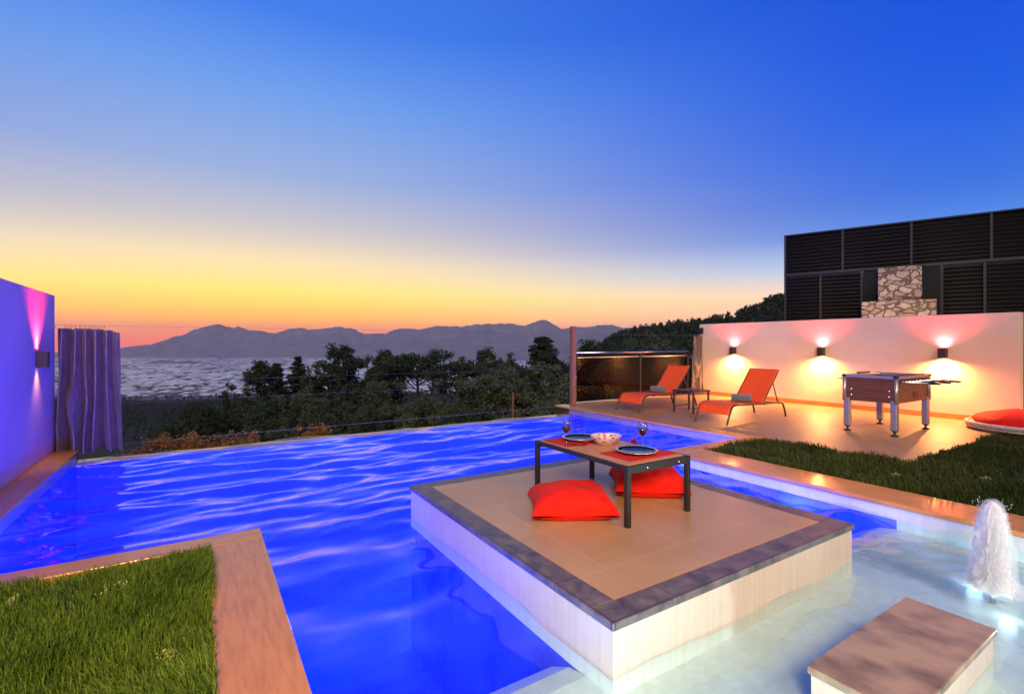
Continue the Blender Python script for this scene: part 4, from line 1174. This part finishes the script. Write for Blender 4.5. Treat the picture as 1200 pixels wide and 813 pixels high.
def towel(loc, rz, label):
    b = MB()
    mt = Matrix.Rotation(PI/2, 4, 'X')
    b.lathe([(0, -.15), (.03, -.153), (.055, -.148), (.064, -.13), (.066, 0), (.064, .13), (.055, .148), (.03, .153), (0, .15)], 24, mt)
    for k in range(2):     # spiral ends
        yy = -.154 if k == 0 else .154
        b.tube([( (.008+.0062*t)*math.cos(t*1.9), yy, (.008+.0062*t)*math.sin(t*1.9)) for t in np.linspace(0, 7.4, 40)], .006, 5)
    b.tube([(.062, -.148, .028), (.062, .148, .028)], .008, 6)
    o = b.build('rolled_towel', M['towel']); o.location = loc; o.rotation_euler = (0, 0, rz); tag(o, label, 'towel', 'rolled towels on the loungers')
towel((7.94, 6.93, .376), rad(25), 'rolled grey blue towel on the lounger beside the glass railing')
towel((7.93, 5.08, .376), rad(30), 'rolled grey blue towel on the lounger in front of the side table')

sdt = thing('side_table', 'small dark side table between the two orange loungers', 'side table', (7.74, 5.92, .004))
for (x, y) in ((0, 0), (.44, 0), (0, .44), (.44, .44)):
    b = MB(); b.box(x-.016, x+.016, y-.016, y+.016, 0, .40, bev=.004); b.build('leg', M['brown_metal'], sdt)
b = MB(); b.box(-.03, .47, -.03, .47, .401, .43, bev=.006); b.build('tabletop', M['brown_metal'], sdt)
for y in (0, .44):
    b = MB(); b.box(.018, .422, y-.01, y+.01, .10, .12); b.build('stretcher', M['brown_metal'], sdt)
ap = MB(); ap.lathe([(0, -.03), (.018, -.028), (.034, -.008), (.036, .008), (.026, .028), (.01, .03), (0, .024)], 18)
o = ap.build('candle_cup', M['rose']); o.location = (7.80, 6.00, .466); tag(o, 'small round red ornament on the corner of the side table', 'ornament')

# ------------------------------------------------------------------ table football
ft = thing('football_table', 'walnut table football game on silver legs in front of the cream wall', 'football table', (8.27, 2.95, .004))
Lx, Ly = 1.17, .66
for (x, y) in ((.03, .03), (Lx-.03, .03), (.03, Ly-.03), (Lx-.03, Ly-.03)):
    b = MB(); b.box(x-.042, x+.042, y-.042, y+.042, .075, .50, bev=.012, seg=3); lg = b.build('leg', M['silver'], ft)
    b = MB(); b.lathe([(0, .0), (.05, .0), (.048, .012), (.016, .026), (.013, .05), (.03, .06), (.044, .072), (0, .076)], 18, Matrix.Translation((x, y, 0))); b.build('foot', M['black'], lg)
zb, zt = .46, .80
b = MB()     # four walls of the cabinet and its floor
b.box(0, .03, .0, Ly, zb, zt); b.box(Lx-.03, Lx, 0, Ly, zb, zt); b.box(.03, Lx-.03, 0, .03, zb, zt); b.box(.03, Lx-.03, Ly-.03, Ly, zb, zt)
b.box(.03, Lx-.03, .03, Ly-.03, zb+.02, zb+.04)
cab = b.build('cabinet', M['walnut'], ft)
for (x, y) in ((0, 0), (Lx, 0), (0, Ly), (Lx, Ly)):
    b = MB(); b.tube([(x, y, zb-.002), (x, y, zt+.003)], .026, 12); b.build('corner_trim', M['silver'], ft)
b = MB()
b.box(-.02, .07, -.02, Ly+.02, zt+.004, zt+.045, bev=.008); b.box(Lx-.07, Lx+.02, -.02, Ly+.02, zt+.004, zt+.045, bev=.008)
b.box(.072, Lx-.072, -.02, .05, zt+.004, zt+.045, bev=.008); b.box(.072, Lx-.072, Ly-.05, Ly+.02, zt+.004, zt+.045, bev=.008)
b.build('top_frame', M['silver'], ft)
b = MB(); b.box(.03, Lx-.03, .03, Ly-.03, .70, .704)
b.build('pitch', mat('pitch_green', (.03, .12, .04), .6), ft)
for (x, y) in ((0, 0), (Lx, 0), (0, Ly), (Lx, Ly)):
    b = MB(); b.box(x-.028, x+.028, y-.028, y+.028, zt+.012, zt+.052, bev=.008); b.build('corner_cap', M['black'], ft)
b = MB(); b.box(.15, Lx-.15, .0, .03, zt+.047, zt+.06); b.build('score_rail', M['fence_frame'], ft)
b = MB(); b.box(.42, .78, Ly-.03, Ly+.01, zt+.047, zt+.07); b.build('score_rail', M['fence_frame'], ft)
for y in (.09, Ly-.09):
    for z in (.55, .63):
        b = MB(); b.lathe([(0, .008), (.014, .006), (.016, 0)], 12, Matrix.Translation((0, y, z)) @ Matrix.Rotation(-PI/2, 4, 'Y')); b.build('bolt', M['chrome'], cab)
b = MB(); b.box(.60, .76, -.008, .0, .52, .60, bev=.003); b.build('ball_outlet', M['black'], cab)
for i in range(8):
    x = .14+.127*i
    out = (.20 if i % 3 else .34); 
    b = MB(); b.tube([(x, -out, .765), (x, Ly+.42-out, .765)], .007, 8); rd = b.build('rod', M['chrome'], ft)
    b = MB(); b.lathe([(0, -.06), (.014, -.06), (.017, -.03), (.015, .03), (.012, .06), (0, .06)], 12, Matrix.Translation((x, -out-.05, .765)) @ Matrix.Rotation(PI/2, 4, 'X')); b.build('handle', M['black'], rd)
    for j in range(3):
        yy = .14+.19*j
        b = MB(); b.lathe([(0, .71), (.011, .712), (.013, .74), (.010, .775), (.005, .787), (.012, .793), (.013, .801), (.010, .810), (0, .814)], 10, Matrix.Translation((x, yy, 0)))
        b.build('player', M['red_cloth'] if i % 2 else M['towel'], rd)
    b = MB(); b.lathe([(.008, 0), (.022, 0), (.02, .014), (.008, .016)], 14, Matrix.Translation((x, -.0, .765)) @ Matrix.Rotation(PI/2, 4, 'X')); b.build('bushing', M['black'], rd)

# ------------------------------------------------------------------ low table with its setting
IT = .121
lt = thing('low_table', 'low teak table with a dark metal frame standing on the platform', 'table', (2.32, 2.275, IT), rad(0))
TX, TY, TZ = .625, 1.045, .395
lw_ = .017
for (x, y) in ((lw_, lw_), (TX-lw_, lw_), (lw_, TY-lw_), (TX-lw_, TY-lw_)):
    b = MB(); b.box(x-lw_, x+lw_, y-lw_, y+lw_, 0, TZ, bev=.003); b.build('leg', M['dark_metal'], lt)
b = MB()
b.box(.035, TX-.035, .003, .031, TZ-.052, TZ-.001, bev=.003); b.box(.035, TX-.035, TY-.031, TY-.003, TZ-.052, TZ-.001, bev=.003)
b.box(.003, .028, .035, TY-.035, TZ-.030, TZ-.001, bev=.003); b.box(TX-.028, TX-.003, .035, TY-.035, TZ-.030, TZ-.001, bev=.003)
frm = b.build('frame', M['dark_metal'], lt)
for x in (.19, TX-.12):
    b = MB(); b.lathe([(0, .006), (.007, .005), (.008, 0)], 10, Matrix.Translation((x, .003, TZ-.028)) @ Matrix.Rotation(PI/2, 4, 'X')); b.build('bolt', M['chrome'], frm)
b = MB()
nb = 5; bw = (TX-.064)/nb
for i in range(nb): b.box(.032+i*bw+.0015, .032+(i+1)*bw-.0015, .034, TY-.034, TZ-.024, TZ+.002, bev=.002)
b.build('board_top', M['teak'], lt)
TT = IT+TZ+.002
def placemat(cx, cy, w, d, rz, label):
    b = MB(); b.box(-w/2, w/2, -d/2, d/2, 0, .004, bev=.001); o = b.build('placemat', M['red_mat']); o.location = (cx, cy, TT+.0005); o.rotation_euler.z = rz; tag(o, label, 'placemat', 'red placemats on the low table')
placemat(2.665, 2.515, .46, .31, 0, 'red placemat under the near navy plate')
placemat(2.60, 3.11, .46, .31, 0, 'red placemat under the far navy plate')
def plate(cx, cy, label):
    t = thing('plate', label, 'plate', (cx, cy, TT+.0055), .2, 'navy plates on the low table')
    b = MB(); b.lathe([(0, .0), (.085, .0), (.10, .006), (.138, .018), (.138, .022), (.10, .011), (.084, .006), (0, .006)], 12); b.build('dish', M['plate'], t)
    b = MB(); b.lathe([(.136, .0165), (.150, .022), (.151, .026), (.136, .0235)], 12); b.build('silver_rim', M['rim'], t)
plate(2.66, 2.52, 'navy plate with a silver rim on the near red placemat')
plate(2.63, 3.11, 'navy plate with a silver rim on the far red placemat')
def wine_glass(cx, cy, label):
    t = thing('wine_glass', label, 'wine glass', (cx, cy, TT+.0055), 0, 'wine glasses on the low table')
    b = MB(); b.lathe([(0, .0), (.034, .0), (.035, .002), (.012, .008), (.0045, .02), (.004, .075), (.010, .085), (.030, .105), (.041, .135), (.040, .165), (.033, .195), (.032, .195), (.0385, .165), (.0395, .135), (.0285, .1065), (.006, .088), (0, .087)], 28); b.build('glass', M['glass'], t)
    b = MB(); b.lathe([(0, .0885), (.0055, .089), (.0275, .107), (.0385, .135), (.0385, .140), (0, .140)], 28); b.build('wine', M['wine'], t)
wine_glass(2.42, 3.03, 'glass of red wine beside the far navy plate, at the left corner of the table')
wine_glass(2.83, 2.62, 'glass of red wine behind the near navy plate, on the right side of the table')
bw_ = MB(); bw_.lathe([(0, .0), (.05, .0), (.055, .006), (.085, .03), (.108, .062), (.112, .078), (.108, .078), (.103, .063), (.081, .034), (.05, .011), (0, .008)], 16, None, sx=1.15, sy=.85)
o = bw_.build('glass_bowl', M['bowl']); o.location = (2.69, 2.87, TT+.001); o.rotation_euler.z = -.35; tag(o, 'patterned glass bowl with red motifs in the middle of the low table', 'bowl')
def rose(cx, cy, rz, label):
    t = thing('rose', label, 'rose', (cx, cy, TT+.006), rz, 'red roses on the low table')
    b = MB()
    for ring, (n, r, h, tilt) in enumerate(((3, .006, .030, .1), (5, .012, .028, .35), (6, .018, .024, .7), (7, .023, .018, 1.1))):
        for k in range(n):
            a = 2*PI*k/n+ring*.6
            mt = Matrix.Translation((0, 0, .022)) @ Matrix.Rotation(a, 4, 'Z') @ Matrix.Translation((r*.5, 0, 0)) @ Matrix.Rotation(tilt, 4, 'Y')
            vs = []
            for i in range(4):
                for j in range(5):
                    v_ = i/3; y = (j/4-.5)*.032*math.sin(PI*(.25+.6*v_)); vs.append((-.004*math.cos((j/4-.5)*PI)+.004+.004*v_*v_, y, v_*h-.008))
            fs = [(i*5+j, i*5+j+1, (i+1)*5+j+1, (i+1)*5+j) for i in range(3) for j in range(4)]
            b._add(vs, fs, mt, True)
    b.build('bloom', M['rose'], t)
    b = MB(); b.tube(curve_pts([(0, 0, .014), (.05, .006, .006), (.13, -.01, .004)], 5), .003, 6)
    sm = b.build('stem', M['stem'], t)
    for (x, y, a) in ((.06, .012, 1.0), (.085, -.012, -1.0), (.11, .012, .8)):
        b = MB(); mt = Matrix.Translation((x, y, .008)) @ Matrix.Rotation(a, 4, 'Z')
        b._add([(0, -.002, 0), (.018, -.012, .006), (.036, 0, .004), (.018, .012, .006)], [(0, 1, 2, 3)], mt, True)
        b.build('leaf', M['leafrose'], sm)
rose(2.50, 2.90, 2.2, 'red rose lying by the bowl on the near long side of the low table')
rose(2.86, 2.74, -.3, 'red rose lying between the bowl and the right wine glass')

def cushion(loc, rz, w, d, h, label, seed, tilt=(0, 0)):
    n = 44
    rng = np.random.default_rng(seed)
    t = np.linspace(-1, 1, n)
    U, V = np.meshgrid(t, t, indexing='xy')
    edge = np.clip((1-np.abs(U)**2.6)*(1-np.abs(V)**2.6), 0, 1)
    th = edge**.42
    pin = 1-.10*(1-U**2)*np.abs(V)**3; pin2 = 1-.10*(1-V**2)*np.abs(U)**3
    X = U*w/2*pin2; Y = V*d/2*pin
    nz = (fbm(U*2.2+seed, V*2.2, 3, seed)-.5)
    rad_ = np.sin(8*np.arctan2(V, U)+nz*6)*np.clip(np.hypot(U, V)-.45, 0, 1)
    dist = np.exp(-((np.abs(U)-1)**2+(np.abs(V)-1)**2)*3)
    top = h*.80*th*(1+.24*nz)+.010*rad_*th+.012*dist
    bot = -h*.20*np.clip(edge*3, 0, 1)**.8
    top += .02*(U*tilt[0]+V*tilt[1]); 
    v = np.concatenate([np.stack([X, Y, top], -1).reshape(-1, 3), np.stack([X, Y, bot], -1).reshape(-1, 3)])
    v[:, 2] += h*.20
    idx = np.arange(n*n).reshape(n, n)
    f1 = np.stack([idx[:-1, :-1], idx[:-1, 1:], idx[1:, 1:], idx[1:, :-1]], -1).reshape(-1, 4)
    f2 = f1[:, ::-1]+n*n
    o = np_mesh('floor_cushion', v, np.concatenate([f1, f2]), M['red_cloth'], None, smooth=True)
    wd = o.modifiers.new('weld', 'WELD'); wd.merge_threshold = .0008
    o.location = loc; o.rotation_euler = (0, 0, rz)
    tag(o, label, 'floor cushion', 'red floor cushions on the platform')
    return o
cushion((2.23, 2.74, IT), rad(-31), .60, .52, .19, 'red floor cushion lying on the near long side of the low table', 3)
cushion((3.08, 2.80, IT), rad(-38), .58, .56, .22, 'red floor cushion lying partly under the right side of the low table', 8)

# round floor pad with red cushion
fp = thing('floor_pad', 'round white rope pad carrying a red cushion beside the lawn', 'floor pad', (10.50, 2.13, .005))
b = MB()
for k, (r, z) in enumerate(((.62, .04), (.64, .085))):
    b.tube([(r*math.cos(a)*1.05, r*math.sin(a), z) for a in np.linspace(0, 2*PI, 49)[:-1]], .032, 8, closed=True)
b.lathe([(0, .01), (.60, .01), (.61, .09), (0, .10)], 40)
b.build('rope_pad', M['rope'], fp)
b = MB(); b.lathe([(0, .30), (.12, .30), (.28, .28), (.42, .235), (.52, .18), (.57, .13), (.55, .105), (.3, .102), (0, .102)], 48)
for v in b.bm.verts:
    a = math.atan2(v.co.y, v.co.x); q = float(fbm(np.array(v.co.x*4+5), np.array(v.co.y*4), 3, 4))-.5
    v.co.z += .07*q*(1 if v.co.z > .12 else 0); v.co.x *= 1+.06*math.sin(3*a); v.co.y *= 1+.05*math.cos(4*a)
b.build('cushion', M['red_cloth'], fp)

# ------------------------------------------------------------------ fountain
fo = thing('fountain_jet', 'foaming white water jet rising from the shallow pool beside the lawn', 'fountain', (3.93, .93, 0))
def foam_mat():
    m, nt, b = new_mat('water_foam')
    N, L = nt.nodes, nt.links
    b.inputs['Base Color'].default_value = (.86, .88, .92, 1); b.inputs['Roughness'].default_value = .4
    tl = N.new('ShaderNodeBsdfTranslucent'); tl.inputs['Color'].default_value = (.86, .88, .92, 1)
    m1 = N.new('ShaderNodeMixShader'); m1.inputs[0].default_value = .45; L.new(b.outputs[0], m1.inputs[1]); L.new(tl.outputs[0], m1.inputs[2])
    tr = N.new('ShaderNodeBsdfTransparent')
    lw = N.new('ShaderNodeLayerWeight'); lw.inputs['Blend'].default_value = .5
    tc = N.new('ShaderNodeTexCoord'); mp = N.new('ShaderNodeMapping'); mp.inputs['Scale'].default_value = (70, 70, 34); L.new(tc.outputs['Object'], mp.inputs['Vector'])
    n = N.new('ShaderNodeTexNoise'); n.inputs['Scale'].default_value = 1; n.inputs['Detail'].default_value = 3; L.new(mp.outputs[0], n.inputs['Vector'])
    mr = N.new('ShaderNodeMath'); mr.operation = 'MULTIPLY_ADD'; mr.inputs[1].default_value = .75; mr.inputs[2].default_value = -.27; L.new(n.outputs['Fac'], mr.inputs[0])
    pw = N.new('ShaderNodeMath'); pw.operation = 'POWER'; pw.inputs[1].default_value = 2.5; L.new(lw.outputs['Facing'], pw.inputs[0])
    ad = N.new('ShaderNodeMath'); ad.operation = 'ADD'; ad.use_clamp = True; L.new(mr.outputs[0], ad.inputs[0]); L.new(pw.outputs[0], ad.inputs[1])
    m2 = N.new('ShaderNodeMixShader'); L.new(ad.outputs[0], m2.inputs[0]); L.new(m1.outputs[0], m2.inputs[1]); L.new(tr.outputs[0], m2.inputs[2])
    L.new(m2.outputs[0], N['Material Output'].inputs['Surface'])
    return m
M['foam'] = foam_mat()
def froth(prof, seg, amps, seed):
    b = MB()
    pts = [(q.x, q.z) for q in curve_pts([(r, 0, z) for r, z in prof], 5)]
    b.lathe([(max(0, p[0]), p[1]) for p in pts], seg)
    for v in b.bm.verts:
        rr = math.hypot(v.co.x, v.co.y)
        if rr > 1e-4:
            cx, cyy = v.co.x/rr, v.co.y/rr
            k = 1.0
            for (fa, fz, am, sd) in amps:
                k += am*(float(fbm(np.array(cx*fa+cyy*fa*.6+40), np.array(cyy*fa-cx*fa*.4+v.co.z*fz), 3, seed+sd))-.5)
            v.co.x *= k; v.co.y *= k
            v.co.z += .02*(float(fbm(np.array(v.co.x*40+9), np.array(v.co.y*40+v.co.z*20), 2, seed))-.5)
    return b
FS = .9
core = [(.0, .40), (.012, .398), (.026, .375), (.040, .335), (.052, .28), (.060, .21), (.064, .13), (.068, .05), (.072, -.02), (.078, -.075), (.088, -.11), (.098, -.13)]
core = [(r*FS*1.08, z*.95) for r, z in core]
froth(core, 90, ((2.0, 6, .7, 1), (7, 18, .75, 2), (18, 34, .7, 3)), 3).build('water_column', M['foam'], fo)
spray = [(.0, .425), (.03, .412), (.055, .375), (.074, .31), (.086, .23), (.094, .14), (.10, .05), (.108, -.03), (.13, -.09), (.19, -.12), (.0, -.125)]
M['mist'] = bpy.data.materials.new('spray_mist'); M['mist'].use_nodes = True
nt = M['mist'].node_tree
for n in list(nt.nodes): nt.nodes.remove(n)
out = nt.nodes.new('ShaderNodeOutputMaterial'); pv = nt.nodes.new('ShaderNodeVolumePrincipled'); pv.inputs['Color'].default_value = (.95, .97, 1, 1); pv.inputs['Density'].default_value = 9
nt.links.new(pv.outputs[0], out.inputs['Volume'])
spray = [(r*FS*1.08, z*.95) for r, z in spray]
froth(spray, 60, ((2.2, 5, .5, 4), (6, 14, .3, 5)), 8).build('spray', M['mist'], fo)
rng = np.random.default_rng(2)
b = MB()
for i in range(620):
    a = rng.random()*6.28; z = rng.uniform(-.12, .40)
    R0 = .085*FS*(1-max(0, z)/.46)**.5+.012; r = R0+abs(rng.normal())*.020*(1.3-z)+(abs(rng.normal())*.06 if z < 0 else 0)
    s_ = rng.uniform(.0010, .0026)
    mt = Matrix.Translation((math.cos(a)*r, math.sin(a)*r, z))
    b._add([(0, 0, s_*1.8), (s_, 0, 0), (0, s_, 0), (-s_, 0, 0), (0, -s_, 0), (0, 0, -s_*1.5)], [(0, 1, 2), (0, 2, 3), (0, 3, 4), (0, 4, 1), (5, 2, 1), (5, 3, 2), (5, 4, 3), (5, 1, 4)], mt, True)
tag(b.build('droplets', M['foam'], fo), kind='stuff')
b = MB(); b.lathe([(0, SH), (.016, SH), (.014, WZ-.01), (0, WZ-.01)], 20); b.build('nozzle', M['chrome'], fo)
point('lamp', fo, (-.16, -.10, -.17), .5, WC, .04)
point('lamp', fo, (.16, .12, -.17), .5, WC, .04)
spot('chimney_fill_spot', None, (13.2, 4.4, 1.15), (1.6, .8, 1.1), 190, (1, .66, .46), 80, .8)  # added fill light, hidden behind the cream wall, to brighten the stone chimney
# small black and white ornament on the coping behind the fountain
x_, y_ = 5.00, 1.18
orn = thing('stone_ornament', 'small black and white ornament on the coping just behind the fountain jet', 'ornament', (x_, y_, TOP+.005), .6)
b = MB(); b.lathe([(0, 0), (.05, 0), (.066, .02), (.06, .05), (.035, .072), (0, .078)], 20, None, sx=1.2, sy=.8); b.build('body', M['black'], orn)
b = MB(); b.lathe([(0, .082), (.03, .078), (.05, .062), (.045, .056), (0, .07)], 16, Matrix.Translation((.03, 0, .01)) @ Matrix.Rotation(.5, 4, 'Y'))
b.lathe([(0, .03), (.016, .02), (.02, 0), (.016, -.02), (0, -.03)], 12, Matrix.Translation((-.085, .01, .035))); b.build('white_cap', M['rope'], orn)

# ------------------------------------------------------------------ haze
hz = MB(); hz.box(-22600, 22600, -22600, 22600, -303, 720)
hm = bpy.data.materials.new('haze'); hm.use_nodes = True
nt = hm.node_tree
for n in list(nt.nodes): nt.nodes.remove(n)
out = nt.nodes.new('ShaderNodeOutputMaterial'); pv = nt.nodes.new('ShaderNodeVolumePrincipled')
pv.inputs['Color'].default_value = (.98, .84, .90, 1); pv.inputs['Density'].default_value = 3.8e-5; pv.inputs['Anisotropy'].default_value = 0
nt.links.new(pv.outputs[0], out.inputs['Volume'])
hz_o = hz.build('haze', hm); tag(hz_o, kind='stuff', label='thin blue evening haze over the valley', cat='haze')

# ------------------------------------------------------------------ render settings
scene.render.engine = 'CYCLES'
cy = scene.cycles
cy.use_denoising = True
try: cy.denoiser = 'OPENIMAGEDENOISE'
except Exception: pass
cy.max_bounces = 8; cy.diffuse_bounces = 3; cy.glossy_bounces = 4; cy.transmission_bounces = 6; cy.transparent_max_bounces = 24; cy.volume_bounces = 1
cy.caustics_reflective = False; cy.caustics_refractive = False
cy.sample_clamp_indirect = 6
cy.use_light_tree = True
vs = scene.view_settings
vs.view_transform = 'Standard'; vs.look = 'None'; vs.exposure = 0; vs.gamma = 1; vs.use_curve_mapping = False
